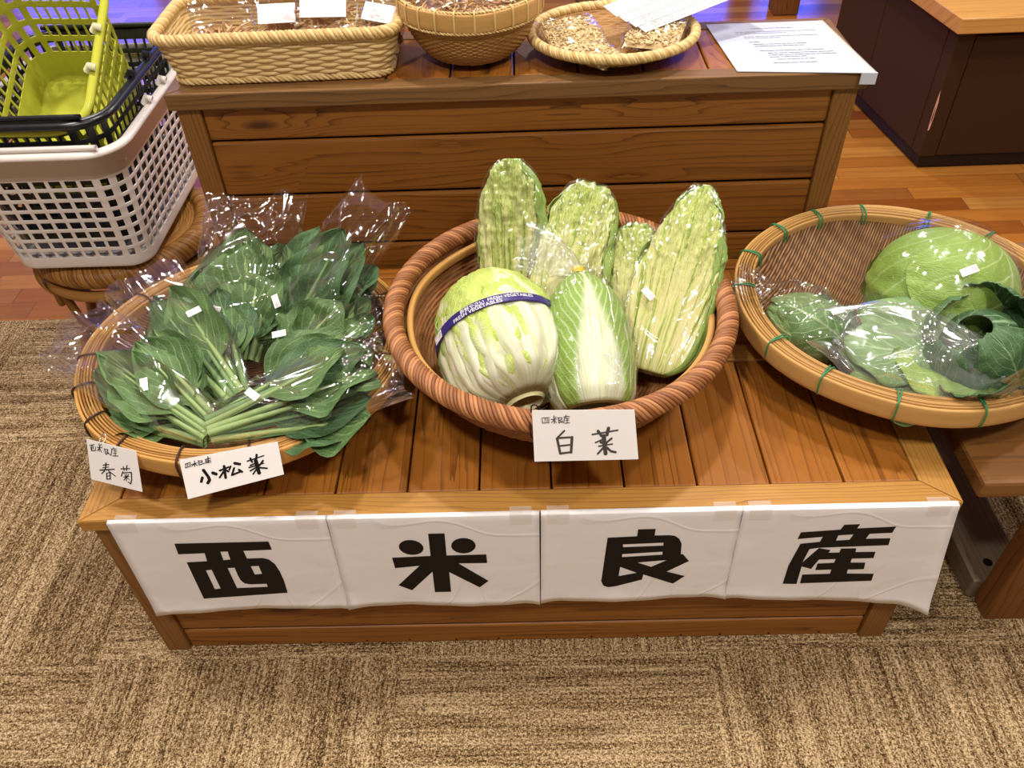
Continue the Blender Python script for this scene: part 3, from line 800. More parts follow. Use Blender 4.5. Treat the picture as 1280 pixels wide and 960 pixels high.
def mid_basket():
    r = root('woven_basket', 'deep reddish-brown woven basket in the middle holding napa cabbages', 'basket', (0.07, 0.281, H1), group='vegetable baskets')
    prof = [(0.0, 0.007), (0.06, 0.0065), (0.125, 0.0065), (0.17, 0.022), (0.206, 0.055), (0.231, 0.095), (0.243, 0.125)]
    weave(bowl_surface(prof), 84, 46, 0.0034, 4, 4, 'woven_bowl', M['bam_mid'], r, thick=0.002)
    mb = MB()
    n = 1500
    zc = 0.135
    path = circ(0.2455, zc, n)
    # solid core under the wrapping
    V, F, uv = tube(path[::8], 0.0122, 12, True)
    mb.add(V, F, uv, -0.2)
    rope(mb, path, 0.0124, 9, 0.0030, 27, n=6)
    mb.build('wrapped_rim', M['bam_midrim'], r, smooth=True)
    mb = MB()
    ring_band(mb, 0.219, 0.229, 0.108, 0.124, tone=0.75)
    mb.build('inner_hoop', M['bam_left'], r, smooth=True)
    # black cord that holds the card
    mb = MB()
    a0 = math.radians(-101)
    pts = []
    for t in np.linspace(0, 1, 16):
        rr = 0.236 + 0.03 * math.sin(t * PI)
        zz = zc + 0.018 - 0.055 * t + 0.006 * math.sin(t * PI)
        pts.append((rr * math.cos(a0 + 0.03 * t), rr * math.sin(a0 + 0.03 * t), zz))
    mb.tube(pts, 0.0011, 6)
    pts = [(0.238 * math.cos(a0 + 0.012 * i), 0.238 * math.sin(a0 + 0.012 * i), zc + 0.0185 + 0.004 * math.sin(i)) for i in range(8)]
    mb.tube(pts, 0.0011, 6)
    mb.build('cord', M['black_cord'], r, smooth=True)
    return r
mid_basket()

def hoop_basket(name, label, loc, R, zr, prof, rimmat, weavemat, tiemat, ties, bandh, Mr, N, loops, tie_r):
    r = root(name, label, 'basket', loc, group='vegetable baskets')
    S = bowl_surface(prof)
    U, V = np.meshgrid(np.arange(96) / 96, np.linspace(0.01, 1, 40), indexing='ij')
    Vv, F = gridf(S(U, V), True, False)
    o = mk('woven_bowl', Vv, F.tolist() + [list(range(0, 96 * 40, 40))], weavemat, r)
    m = o.modifiers.new('thick', 'SOLIDIFY')
    m.thickness = 0.003
    m.offset = 0
    mb = MB()
    ring_band(mb, R - 0.006, R, zr - bandh, zr, tone=0.85)
    mb.build('outer_hoop', rimmat, r, smooth=True)
    mb = MB()
    ring_band(mb, R - 0.031, R - 0.026, zr - bandh * 0.9, zr - 0.001, tone=0.6)
    mb.build('inner_hoop', rimmat, r, smooth=True)
    for k in range(5):
        mb = MB()
        ring_band(mb, R - 0.0255 + k * 0.004, R - 0.0222 + k * 0.004, zr - 0.012, zr + 0.0015 + random.uniform(-.0012, .0014), tone=random.random())
        mb.build('rim_strip', rimmat, r, smooth=True)
    for a in ties:
        binding(r, math.radians(a), R - 0.0155, zr - bandh - 0.002, zr + 0.004, 0.036, tiemat, tie_r, loops)
    return r
hoop_basket('bamboo_basket', 'shallow tan bamboo basket on the left full of bagged greens', (-0.409, 0.268, H1), 0.247, 0.088,
            [(0, 0.004), (0.07, 0.004), (0.125, 0.006), (0.16, 0.018), (0.195, 0.043), (0.219, 0.066), (0.2215, 0.082)],
            M['bam_left'], M['bam_leftweave'], M['tie_dark'], [28, 72, 110, 148, 186, 203, 222, 240, 262, 285, 318, 350], 0.03, 78, 44, 1, 0.0017)
hoop_basket('bamboo_basket', 'wide pale bamboo basket with green ties on the right', (0.607, 0.33, H1), 0.258, 0.099,
            [(0, 0.004), (0.07, 0.004), (0.12, 0.006), (0.16, 0.02), (0.2, 0.05), (0.225, 0.075), (0.2315, 0.092)],
            M['bam_right'], M['bam_rightweave'], M['tie_green'], [12, 38, 62, 88, 108, 128, 151, 173, 205, 226, 249, 274, 300, 330], 0.033, 96, 40, 2, 0.0012)

# ================================================================== VEGETABLES
def film(name, rough=0.06, white=0.0, k=2.2, bump=0.25, scale=90.0, cap=0.3):
    """clear crinkled plastic: mostly see-through, glossy glints on its folds"""
    s = NT(name)
    s.t.nodes.remove(s.b)
    tr = s.n('ShaderNodeBsdfTransparent')
    tr.inputs[0].default_value = (0.97, 0.97, 0.97, 1)
    gl = s.n('ShaderNodeBsdfGlossy')
    gl.inputs['Roughness'].default_value = rough
    gl.inputs['Color'].default_value = (1, 1, 1, 1)
    p = s.obj()
    n1 = s.noise(p, scale, 2.0, 0.55, 0.6)
    rid = s.math('ABSOLUTE', s.math('SUBTRACT', n1, 0.5))
    bp = s.n('ShaderNodeBump')
    s.put(bp, 'Height', rid)
    bp.inputs['Strength'].default_value = bump
    bp.inputs['Distance'].default_value = 0.01
    s.t.links.new(bp.outputs[0], gl.inputs['Normal'])
    fr = s.n('ShaderNodeFresnel')
    fr.inputs['IOR'].default_value = 1.45
    s.t.links.new(bp.outputs[0], fr.inputs['Normal'])
    f = s.math('MULTIPLY', fr.outputs[0], k, clamp=True)
    f = s.math('MINIMUM', f, cap)
    mx = s.n('ShaderNodeMixShader')
    s.put(mx, 0, f)
    s.t.links.new(tr.outputs[0], mx.inputs[1])
    s.t.links.new(gl.outputs[0], mx.inputs[2])
    last = mx
    if white:
        df = s.n('ShaderNodeBsdfDiffuse')
        df.inputs[0].default_value = (0.9, 0.9, 0.88, 1)
        m2 = s.n('ShaderNodeMixShader')
        m2.inputs[0].default_value = white
        s.t.links.new(mx.outputs[0], m2.inputs[1])
        s.t.links.new(df.outputs[0], m2.inputs[2])
        last = m2
    s.t.links.new(last.outputs[0], s.out.inputs['Surface'])
    return s.m
M['film'] = film('bag_film', 0.07, 0.0, 1.7, 0.03, 14.0, 0.32)
M['wrap'] = film('wrap_film', 0.1, 0.0, 1.3, 0.10, 30.0, 0.15)
M['film_hazy'] = film('hazy_film', 0.14, 0.06, 1.8, 0.1, 20.0, 0.3)

def leafmat(name, base, deep, vein, nveins=9.0, slope=0.55, midw=0.05, mott=0.5, rough=0.45, rib=0.0, ribcol='#eef0de', veinw=0.12, tip=None):
    """leaf blade: uv.x across (0..1, midrib at .5), uv.y along"""
    s = NT(name)
    U, Vv, _ = s.xyz(s.uv())
    t = s.tone()
    au = s.math('ABSOLUTE', s.math('SUBTRACT', s.math('MULTIPLY', U, 2.0), 1.0))
    p = s.obj()
    wob = s.noise(s.comb(s.math('MULTIPLY', U, 5.0), s.math('MULTIPLY', Vv, 7.0), s.math('MULTIPLY', t, 20.0)), 1.0, 2.0)
    col = s.mix(s.math('ADD', s.math('MULTIPLY', s.noise(p, 38.0, 3.0), mott), s.math('MULTIPLY', t, 0.45)), C(deep), C(base))
    if tip:
        col = s.mix(s.math('MULTIPLY', s.math('POWER', Vv, 2.0), 0.8), col, C(tip))
    q = s.math('MULTIPLY', s.math('ADD', s.math('SUBTRACT', Vv, s.math('MULTIPLY', au, slope)), s.math('MULTIPLY', wob, 0.09)), nveins)
    fr = s.math('ABSOLUTE', s.math('SUBTRACT', s.math('FRACT', q), 0.5))
    vm = s.math('SUBTRACT', 1.0, s.math('DIVIDE', fr, veinw), clamp=True)
    vm = s.math('MULTIPLY', vm, s.math('SUBTRACT', 1.0, s.math('MULTIPLY', au, 0.75)))
    # fine net of veins
    vor = s.n('ShaderNodeTexVoronoi', feature='DISTANCE_TO_EDGE')
    s.put(vor, 'Vector', s.comb(s.math('MULTIPLY', U, 19.0), s.math('MULTIPLY', Vv, 42.0), s.math('MULTIPLY', t, 9.0)))
    vor.inputs['Scale'].default_value = 1.0
    net = s.math('SUBTRACT', 1.0, s.math('MULTIPLY', vor.outputs['Distance'], 9.0), clamp=True)
    col = s.mix(s.math('MULTIPLY', net, 0.13), col, C(vein))
    col = s.mix(s.math('MULTIPLY', vm, 0.75), col, C(vein))
    rm = 0.0
    hb = s.math('ADD', vm, s.math('MULTIPLY', net, 0.6))
    if rib:
        # broad pale midrib that narrows towards the tip
        w = s.math('MULTIPLY', s.math('POWER', s.math('SUBTRACT', 1.0, Vv, clamp=True), 0.9), rib)
        w = s.math('ADD', w, s.math('MULTIPLY', s.math('SUBTRACT', wob, 0.5), 0.18))
        rm = s.math('DIVIDE', s.math('SUBTRACT', w, au), 0.16, clamp=True)
        streak = s.noise(s.comb(s.math('MULTIPLY', U, 46.0), s.math('MULTIPLY', Vv, 3.0), s.math('MULTIPLY', t, 9.0)), 1.0, 2.0)
        rc = s.mix(s.ramp(streak, [(.35, (0, 0, 0)), (.75, (1, 1, 1))]), C(ribcol), C('#bfc488'))
        col = s.mix(rm, col, rc)
        hb = s.math('ADD', s.math('MULTIPLY', hb, s.math('SUBTRACT', 1.0, rm)), s.math('MULTIPLY', s.math('MULTIPLY', streak, -1.5), rm))
    mid = s.math('SUBTRACT', 1.0, s.math('DIVIDE', au, midw), clamp=True)
    col = s.mix(s.math('MULTIPLY', mid, 0.9), col, C(vein))
    s.bump(s.math('ADD', hb, s.math('MULTIPLY', mid, 1.5)), 0.45, 0.0015)
    return s.done(col, rough, 0.4)
M['komatsuna'] = leafmat('leaf_green', '#63814a', '#36552a', '#9fb673', 7.0, 0.5, 0.05, 0.6, 0.5)
M['komatsuna_dark'] = leafmat('leaf_dark', '#4d6e42', '#264226', '#7f9e62', 7.0, 0.5, 0.04, 0.6, 0.5)
M['stalk'] = leafmat('leaf_stalk', '#a9bd62', '#7f9a40', '#c4cf86', 3.0, 0.2, 0.05, 0.6, 0.4)
M['napa'] = leafmat('napa_leaf', '#c3cf66', '#93ad3a', '#dde0a6', 13.0, 0.75, 0.02, 0.9, 0.45, rib=0.95, ribcol='#d3d0bb')
M['napa_green'] = leafmat('napa_outer', '#9cb950', '#6f9630', '#d9e2b4', 9.0, 0.75, 0.09, 0.6, 0.4, rib=0.6, ribcol='#dadfc8', veinw=0.21)
M['cabbage'] = leafmat('cabbage_leaf', '#a0bb58', '#7b9c3c', '#c9d894', 5.0, 0.6, 0.05, 0.5, 0.4, veinw=0.09)
M['cabbage_pale'] = leafmat('cabbage_pale', '#86a464', '#587c44', '#b4c896', 5.0, 0.6, 0.05, 0.5, 0.45, veinw=0.10)
M['cabbage_dark'] = leafmat('cabbage_dark', '#56784a', '#2c4a2c', '#8fae7c', 7.0, 0.6, 0.035, 0.5, 0.45, veinw=0.08)
M['stump'] = flat('stump', '#d9cf9c', 0.7, 0.2)
M['label'] = flat('price_label', '#f4efec', 0.5, 0.3)
M['labelink'] = flat('label_ink', '#b08a8c', 0.6, 0.2)

RX, RY, RZ, TR = (lambda a: Matrix.Rotation(a, 4, 'X')), (lambda a: Matrix.Rotation(a, 4, 'Y')), (lambda a: Matrix.Rotation(a, 4, 'Z')), (lambda *p: Matrix.Translation(p))
DIG = {'1': [((.5, 0), (.5, 1))], '0': [((.1, 0), (.9, 0)), ((.9, 0), (.9, 1)), ((.9, 1), (.1, 1)), ((.1, 1), (.1, 0))],
       '5': [((.9, 1), (.1, 1)), ((.1, 1), (.1, .5)), ((.1, .5), (.9, .5)), ((.9, .5), (.9, 0)), ((.9, 0), (.1, 0))],
       '2': [((.1, 1), (.9, 1)), ((.9, 1), (.9, .5)), ((.9, .5), (.1, .5)), ((.1, .5), (.1, 0)), ((.1, 0), (.9, 0))]}
def sticker(parent, at, normal, along, w=0.021, h=0.0105, txt='100'):
    """small price sticker lying on a bag (coordinates of the parent)"""
    n = Vector(normal).normalized()
    x = Vector(along)
    x = (x - n * x.dot(n)).normalized()
    y = n.cross(x)
    m = Matrix((x, y, n)).transposed().to_4x4()
    m.translation = Vector(at)
    b = MB()
    b.box((-w / 2, -h / 2, 0), (w / 2, h / 2, 0.0004))
    o = b.build('price_sticker', M['label'], parent, local=m)
    st = []
    cw = w * 0.12
    for i, ch in enumerate(txt):
        ox, oy = w * 0.02 + i * cw * 1.35, -h * 0.22
        for (a, c) in DIG[ch]:
            st.append(([(ox + a[0] * cw, oy + a[1] * h * 0.45), (ox + c[0] * cw, oy + c[1] * h * 0.45)], 0.0006))
    st.append(([(-w * .42, h * .3), (-w * .1, h * .3)], 0.0005))
    st.append(([(-w * .42, -h * .3), (-w * .2, -h * .3)], 0.0005))
    strokes(st, lambda p, k: (p[0], p[1], 0.0006), 'price_print', M['labelink'], o)
    return o

def blade(L, W, pet, seed, cup=0.3, wave=0.006, bend=0.0, n=(15, 26), roll=0.0, tipw=0.75, crump=0.004):
    """leaf along +Y, faces +Z.  returns V, F, uv; stalk modelled as a thick rounded midrib"""
    nu, nv = n
    u = np.linspace(-1, 1, nu)
    v = np.linspace(0, 1, nv)
    U, V = np.meshgrid(u, v, indexing='ij')
    b = np.clip((V - pet) / (1 - pet), 0, 1)
    w = W * np.sin(PI * np.clip(b, 0, 1) ** tipw) ** 0.72
    w = np.where(V < pet, 0.0, w) + 0.0055 * (1 - b) + 0.0008
    x = U * w * (1 + 0.09 * vnoise(V * 6 + seed, U * 1.5, seed * 3.1))
    y = V * L
    rolla = cup * (U * w / W) * 1.0
    z = cup * (U ** 2) * w * 0.55
    z = z + wave * np.sin(V * 17 + seed * 5 + 2.2 * np.sign(U)) * np.abs(U) ** 1.6 * (b > 0)
    z = z + crump * fbm(U * 2.1 + seed * 7, V * 6, seed, 3) * np.minimum(1, b * 4)
    z = z - 0.0035 * np.exp(-(U * 6) ** 2) * b * (1 - b) * 4 * (W / 0.04)
    z = z + bend * V ** 2 * L
    # roll of the edges
    P = np.stack([x, y, z], -1)
    uv = np.stack([U * .5 + .5, V], -1).reshape(-1, 2)
    Vv, F = gridf(P)
    return Vv, F, uv
def leaf(parent, mat, L, W, pet, seed, M_, stem=0.004, **k):
    V, F, uv = blade(L, W, pet, seed, **k)
    # stalk: tapered tube on the under side
    t = np.linspace(0, 0.8, 14)
    bend = k.get('bend', 0.0)
    pts = np.stack([0 * t, t * L, bend * t ** 2 * L + 0.0012 - 0.002 * t], 1)
    rad = stem * (1.0 - t * 0.95) + 0.0006
    V2, F2, _ = tube(pts, rad, 7)
    uv2 = np.stack([np.full(len(V2), .5), np.full(len(V2), .35)], 1)
    n = len(V)
    o = mk('leaf', np.concatenate([V, V2]), F.tolist() + [[i + n for i in f] for f in F2], mat, parent,
           uv=np.concatenate([uv, uv2]), tone=np.full(n + len(V2), random.random()), local=M_)
    return o

def folds(S_, T_, seed, amp):
    """sharp straight creases of stiff film in a few directions"""
    f = 0
    for k, (ang, w) in enumerate(((0.0, 1.0), (.55, .9), (-.6, .9), (1.15, .6), (-1.1, .6))):
        ca, sa = math.cos(ang), math.sin(ang)
        q, r = S_ * ca - T_ * sa, S_ * sa + T_ * ca
        n = vnoise(q * 1.7 + seed * 3.1 + k * 9, r * .16 + k * 5, seed * 1.7 + k)
        m = sstep(-.15, .35, vnoise(q * .8 + k, r * .35 + seed, k + 3.0))
        f = f + w * np.exp(-(n / .085) ** 2) * m
    return amp * f
def bag_shell(L, prof, seed, nu=120, nv=90, crk=0.004, rag=0.012, open_=True, flat_bot=0.4):
    """pillow of film along +Y. prof: list of (t, halfwidth, halfthick, zc)"""
    pr = np.array(prof)
    t = np.linspace(0, 1, nv)
    w, h, zc = (np.interp(t, pr[:, 0], pr[:, i]) for i in (1, 2, 3))
    k = np.ones(5) / 5
    sm = lambda q: np.convolve(np.pad(q, 2, mode='edge'), k, 'valid')
    w, h, zc = sm(w), sm(h), sm(zc)
    th = np.linspace(0, 2 * PI, nu, endpoint=False)
    TH, T = np.meshgrid(th, t, indexing='ij')
    c, s = np.cos(TH), np.sin(TH)
    ex = 0.75
    x = w[None] * np.sign(c) * np.abs(c) ** ex
    z = h[None] * np.sign(s) * np.abs(s) ** ex
    z = np.where(z < 0, z * flat_bot, z) + zc[None]
    d = folds(TH, T * 5.0, seed, crk) + crk * 0.5 * vnoise(TH * .8 + seed, T * 2.5, seed)
    d = d + crk * 0.7 * np.exp(-(vnoise(TH * 4.2 + seed, T * 1.1, seed + 5) / .15) ** 2) * T ** 2
    x = x + d * c * 0.6
    z = z + d * s * 1.4
    y = T * L + rag * vnoise(TH * 1.7 + seed, seed * 2.0, 0) * T ** 6 * (1 if open_ else 0)
    return np.stack([x, y, z], -1)
def bag(parent, L, prof, seed, mat=None, name='plastic_bag', **k):
    P = bag_shell(L, prof, seed, **k)
    V, F = gridf(P, True, False)
    o = mk(name, V, F, mat or M['film'], parent)
    return o

def greens(label, B, T, up, W, n, seed, Lfilm, thick=0.03, spread=0.5, dark=0.3, wleaf=0.034, pet=0.3, stick=None, txt='100', flare=1.0, droop=0.0):
    rnd = random.Random(seed)
    L = (Vector(T) - Vector(B)).length
    m = frame_mat(B, T, up)
    r = root('bagged_greens', label, 'vegetable', mat=m, group='bagged leaf greens in the left basket')
    for i in range(n):
        f = (i + 0.5) / n * 2 - 1
        layer = i % 3
        ang = -f * spread + rnd.uniform(-.06, .06)
        if layer == 2:
            ang *= 0.5
        Ll = L * rnd.uniform(0.82, 1.0) * (1 - 0.12 * abs(f))
        zz = (0.1 + 0.36 * layer) * thick + rnd.uniform(-.003, .003)
        lm = Matrix.Translation((f * W * 0.16, 0, zz * 0.6)) @ Matrix.Rotation(ang, 4, 'Z') @ Matrix.Rotation(rnd.uniform(-.35, .35) - 0.3 * f, 4, 'Y') @ Matrix.Rotation(rnd.uniform(-.02, .05) + 0.05 * layer, 4, 'X')
        mt = M['komatsuna_dark'] if rnd.random() < dark else M['komatsuna']
        leaf(r, mt, Ll, wleaf * 1.22 * rnd.uniform(.85, 1.15), pet * rnd.uniform(.8, 1.2), seed * 3.3 + i * 1.7, lm, stem=rnd.uniform(.0035, .0052),
             cup=rnd.uniform(-.25, .55), wave=rnd.uniform(.004, .009), bend=rnd.uniform(-.12, .08) - droop, crump=0.013)
    w = W / 2
    tk = thick
    fl = L / Lfilm
    bag(r, Lfilm, [(0, w * .42, tk * .5, tk * .3), (fl * .25, w * .72, tk * .85, tk * .35), (fl * .7, w * 1.0, tk * 1.05, tk * .45), (fl * .98, w * 1.02 * flare, tk * .8, tk * .45), (1, w * 1.06 * flare, tk * .28, tk * .5)], seed * 1.3, crk=0.0055, rag=0.02)
    if stick:
        for (sx, sy, ang) in stick:
            sticker(r, (sx * w, sy * L, tk * 1.55), (0.1 * sx, -.05, 1), (math.cos(ang), math.sin(ang), 0), txt=txt)
    return r
Z = H1
greens('bag of flat green leaves standing upright at the back of the left basket', (-0.425, 0.275, 0.405), (-0.408, 0.44, 0.535), (0, -.6, .8), 0.148, 16, 1, 0.265, 0.034, 0.32, 0.1, 0.046, 0.18, [(-.45, .33, -.15)])
greens('slim bag of dark greens leaning against the right rear rim of the left basket', (-0.365, 0.275, 0.41), (-0.225, 0.415, 0.55), (-.1, -.6, .8), 0.10, 11, 2, 0.295, 0.03, 0.25, 0.75, 0.036, 0.25, [(-.7, .30, -.6)])
greens('bag of dull greens pushed against the right side of the left basket', (-0.345, 0.215, 0.425), (-0.215, 0.325, 0.472), (0, -.4, .9), 0.10, 9, 3, 0.20, 0.026, 0.4, 0.4, 0.036, 0.22, [(-.75, .2, 1.0)])
greens('bag of greens in the left basket, leaf tips towards the shopping baskets', (-0.40, 0.165, 0.425), (-0.545, 0.33, 0.485), (.1, -.4, .9), 0.115, 14, 4, 0.275, 0.03, 0.36, 0.15, 0.031, 0.36, [(.45, .62, -.1)])
greens('bag of greens at the lower left of the left basket, film spilling over the rim', (-0.41, 0.085, 0.435), (-0.59, 0.215, 0.462), (0, -.3, .95), 0.115, 15, 5, 0.31, 0.03, 0.34, 0.2, 0.029, 0.34, [(-.1, .5, .9)])
greens('bag of long pale-stalked greens at the front of the left basket', (-0.41, 0.082, 0.447), (-0.165, 0.165, 0.478), (0, -.3, .95), 0.11, 14, 6, 0.265, 0.032, 0.30, 0.45, 0.031, 0.50, [(-.1, .28, .55)])

# ------------------------------------------------------------------ napa cabbages
def shell(phi0, hw, L, Rf, lift, seed, nu=22, nv=34, crk=0.004, rib=0.0022, t0=0.0, t1=1.0, sq=1.0, curl=0.0, edge=.8):
    """leaf wrapped round the +Y axis: centre angle phi0, half-angle hw(t)"""
    u = np.linspace(-1, 1, nu)
    v = np.linspace(0, 1, nv)
    U, V = np.meshgrid(u, v, indexing='ij')
    t = t0 + (t1 - t0) * V
    ph = phi0 + U * hw(V) * (1 + 0.05 * vnoise(V * 7 + seed, U * 2, seed))
    R = Rf(t) + lift
    crinkle = crk * fbm(U * 3.5 + seed * 5, V * 9 + seed, seed, 3) * sstep(.15, .7, V) * (0.4 + 0.6 * np.abs(U))
    ridges = rib * np.cos(U * 22 + 2 * vnoise(U * 2, V * 3, seed)) * (1 - sstep(.2, .85, V)) * sstep(0, .1, V)
    R = R + crinkle + ridges - lift * edge * np.abs(U) ** 3 + curl * V ** 4
    P = np.stack([R * np.cos(ph), t * L, R * np.sin(ph) * sq], -1)
    Vv, F = gridf(P)
    return Vv, F, np.stack([U * .5 + .5, V], -1).reshape(-1, 2)
def prof_f(pts):
    p = np.array(pts)
    tt = np.linspace(0, 1, 200)
    y = np.interp(tt, p[:, 0], p[:, 1])
    k = np.ones(13) / 13
    y2 = np.convolve(np.pad(y, 6, mode='edge'), k, 'valid')
    y2[:4] = y[:4]
    return lambda t: np.interp(t, tt, y2)
def put_shell(parent, mat, name, *a, **k):
    V, F, uv = shell(*a, **k)
    o = mk(name, V, F, mat, parent, uv=uv, tone=np.full(len(V), random.random()))
    m = o.modifiers.new('thick', 'SOLIDIFY')
    m.thickness = 0.0015
    return o

def whole_napa():
    B, T = (0.016, 0.13, 0.443), (-0.045, 0.30, 0.508)
    L = 0.215
    r = root('napa_cabbage', 'plump whole white napa cabbage with a purple printed band', 'vegetable', mat=frame_mat(B, T, (0, -.3, 1)), group='napa cabbages in the middle basket')
    Rf = prof_f([(0, .030), (.03, .056), (.09, .075), (.22, .086), (.42, .088), (.66, .082), (.82, .066), (.93, .044), (1, .014)])
    hw = lambda V: 0.5 + 0.85 * np.sin(PI * np.clip(V * 1.02 + .05, 0, 1)) ** .6
    # core
    put_shell(r, M['napa'], 'heart', 0, lambda V: np.full_like(V, PI), L * 0.98, lambda t: Rf(t) - .004, 0, 1.0, nu=48)
    for i, (ph, lf, t1) in enumerate(((-.9, .000, .93), (.5, .001, .95), (1.9, .0018, .98), (3.1, .002, .97), (4.3, .001, .93), (1.25, .0045, .97), (2.6, .0046, .9))):
        put_shell(r, M['napa'], 'leaf', ph, hw, L, Rf, lf, 2.3 + i * 1.7, t1=t1, crk=.009, rib=.0036, nu=40, nv=44)
    put_shell(r, M['napa_green'], 'leaf', 3.35, lambda V: 0.35 + 0.3 * np.sin(PI * V), L, Rf, .006, 9.1, t1=.86, crk=.008)
    m = MB()
    V, F, uv = tube([(0, -0.005, 0), (0, -.002, 0), (0, 0.012, 0)], [0.026, 0.0305, 0.034], 24)
    m.add(V, F, uv)
    m.build('stump', M['stump'], r, smooth=True)
    # purple band, slanting round the head
    n, k = 90, 5
    a = np.linspace(0, 2 * PI, n, endpoint=False)
    G = np.zeros((n, k, 3))
    tb = lambda an: .50 + .05 * np.cos(an - 2.2)
    for j in range(k):
        tt = tb(a) + (j / (k - 1) - .5) * 0.068
        R = Rf(tt) + .0085
        G[:, j] = np.stack([R * np.cos(a), tt * L, R * np.sin(a)], 1)
    V, F = gridf(G, True, False)
    band = mk('printed_band', V, F, M['purple'], r)
    sm = band.modifiers.new('thick', 'SOLIDIFY')
    sm.thickness = .0006
    for body, dy, size, a0 in (('FRESH VEGETABLES', -0.2, 0.0082, 2.3), ('新鮮やさい  FRESH VEGETABLES', 0.22, 0.0072, 2.15)):
        cu = bpy.data.curves.new('band_text', 'FONT')
        cu.body = body
        cu.size = size
        to = bpy.data.objects.new('band_text', cu)
        COL.objects.link(to)
        bpy.context.view_layer.update()
        me = bpy.data.meshes.new_from_object(to.evaluated_get(bpy.context.evaluated_depsgraph_get()))
        bpy.data.objects.remove(to)
        V = np.zeros(len(me.vertices) * 3)
        me.vertices.foreach_get('co', V)
        V = V.reshape(-1, 3)
        F = [list(p.vertices) for p in me.polygons]
        an = a0 - V[:, 0] / .088
        tt = tb(an) + (dy * 0.068) + (V[:, 1] - size * .35) / L
        R = Rf(tt) + .0092
        mk('band_print', np.stack([R * np.cos(an), tt * L, R * np.sin(an)], 1), F, M['label'], band, smooth=False)
    an, tt = 2.72, None
    tt = float(tb(an))
    R = float(Rf(tt)) + .0098
    sticker(r, (R * math.cos(an), tt * L, R * math.sin(an)), (math.cos(an), .1, math.sin(an)), (math.sin(an), -.05, -math.cos(an)), .024, .011)
    return r
M['purple'] = flat('purple_band', '#2f2168', 0.35, 0.5)
whole_napa()

def bagged_napa():
    B, T = (0.112, 0.112, 0.44), (0.098, 0.29, 0.535)
    L = 0.205
    r = root('napa_cabbage', 'green-veined napa cabbage in a clear bag closed with yellow tape', 'vegetable', mat=frame_mat(B, T, (0, -.5, .85)), group='napa cabbages in the middle basket')
    Rf = prof_f([(0, .045), (.08, .056), (.3, .062), (.6, .060), (.8, .05), (.93, .032), (1, .010)])
    put_shell(r, M['napa'], 'heart', 0, lambda V: np.full_like(V, PI), L * .97, lambda t: Rf(t) - .006, 0, 4.0, nu=44)
    put_shell(r, M['napa_green'], 'leaf', 2.6, lambda V: 1.0 + 0 * V, L, Rf, .000, 5.2, crk=.005)
    put_shell(r, M['napa'], 'leaf', .3, lambda V: .9 + 0 * V, L, Rf, .001, 6.2, crk=.005)
    put_shell(r, M['napa_green'], 'leaf', 1.42, lambda V: 1.12 + .1 * np.sin(PI * V), L, Rf, .004, 7.7, crk=.0045, rib=.001, nu=34, nv=44)
    # bag: hugging film gathered to a taped neck, then a flared tail
    prof = [(0, .052, .050, 0), (.05, .062, .060, 0), (.3, .069, .067, 0), (.6, .067, .065, 0), (.73, .052, .050, .002), (.80, .018, .016, .012), (.815, .007, .006, .014), (1, .006, .005, .016)]
    prof = [(t / .83 if t < .83 else 1.0, *q) for t, *q in prof[:-1]] + [(1.0, .006, .005, .016)]
    bag(r, L / .80 * .83, prof, 3.7, M['wrap'], crk=.0035, flat_bot=1.0, rag=.02)
    tl = bag(r, .085, [(0, .006, .005, 0), (.15, .016, .010, 0), (.5, .028, .014, 0), (1, .036, .008, .004)], 8.8, M['film_hazy'], name='bag_tail', crk=.005, flat_bot=1.0, rag=.016)
    tl.matrix_local = Matrix.Translation((0, L / .80 * .815, .014)) @ RZ(1.15) @ RX(.3)
    m = MB()
    g = circ(.0085, 0, 16)
    P = np.stack([np.stack([g[:, 0], np.full(16, L / .80 * tt), g[:, 1] + .014], 1) for tt in (.795, .81, .83)], 1)
    m.grid(P, True, False)
    m.build('yellow_tape', M['yellow'], r, smooth=True)
    sticker(r, (-.058, .105, .046), (-.75, 0, .65), (.1, 1, 0), .013, .009)
    return r
M['yellow'] = flat('yellow_tape', '#f2c80e', 0.4, 0.4)
bagged_napa()

def cutmat():
    s = NT('napa_cut')
    U, V, _ = s.xyz(s.uv())
    t = s.tone()
    a = s.math('SUBTRACT', s.math('MULTIPLY', U, 2.0), 1.0)
    sp = s.math('ADD', 0.45, s.math('MULTIPLY', V, 0.55))
    q = s.math('DIVIDE', a, sp)
    wob = s.noise(s.comb(s.math('MULTIPLY', q, 3.0), s.math('MULTIPLY', V, 6.0), s.math('MULTIPLY', t, 40.0)), 1.0, 3.0)
    lay = s.noise(s.comb(s.math('ADD', s.math('MULTIPLY', q, 8.0), s.math('MULTIPLY', wob, 1.6)), s.math('MULTIPLY', V, 1.6), s.math('MULTIPLY', t, 70.0)), 1.0, 2.0, 0.6)
    frill = s.noise(s.comb(s.math('MULTIPLY', q, 22.0), s.math('MULTIPLY', V, 34.0), t), 1.0, 3.0, 0.7, 1.2)
    up = s.math('MULTIPLY', V, 1.0)
    c = s.ramp(s.math('ADD', lay, s.math('MULTIPLY', s.math('SUBTRACT', frill, 0.5), s.math('MULTIPLY', up, 0.9))),
               [(0.30, C('#6a8526')), (0.40, C('#abb854')), (0.48, C('#d0ca84')), (0.75, C('#dcd5a2'))])
    g = s.ramp(frill, [(0.28, C('#5d8026')), (0.46, C('#a8bc50')), (0.68, C('#d3da8c'))])
    m = s.math('MULTIPLY', s.math('SUBTRACT', V, 0.42, clamp=True), 1.5, clamp=True)
    c = s.mix(m, c, g)
    s.bump(s.math('ADD', s.math('MULTIPLY', lay, 1.4), s.math('MULTIPLY', frill, up)), 0.7, 0.004)
    return s.done(c, 0.4, 0.4)
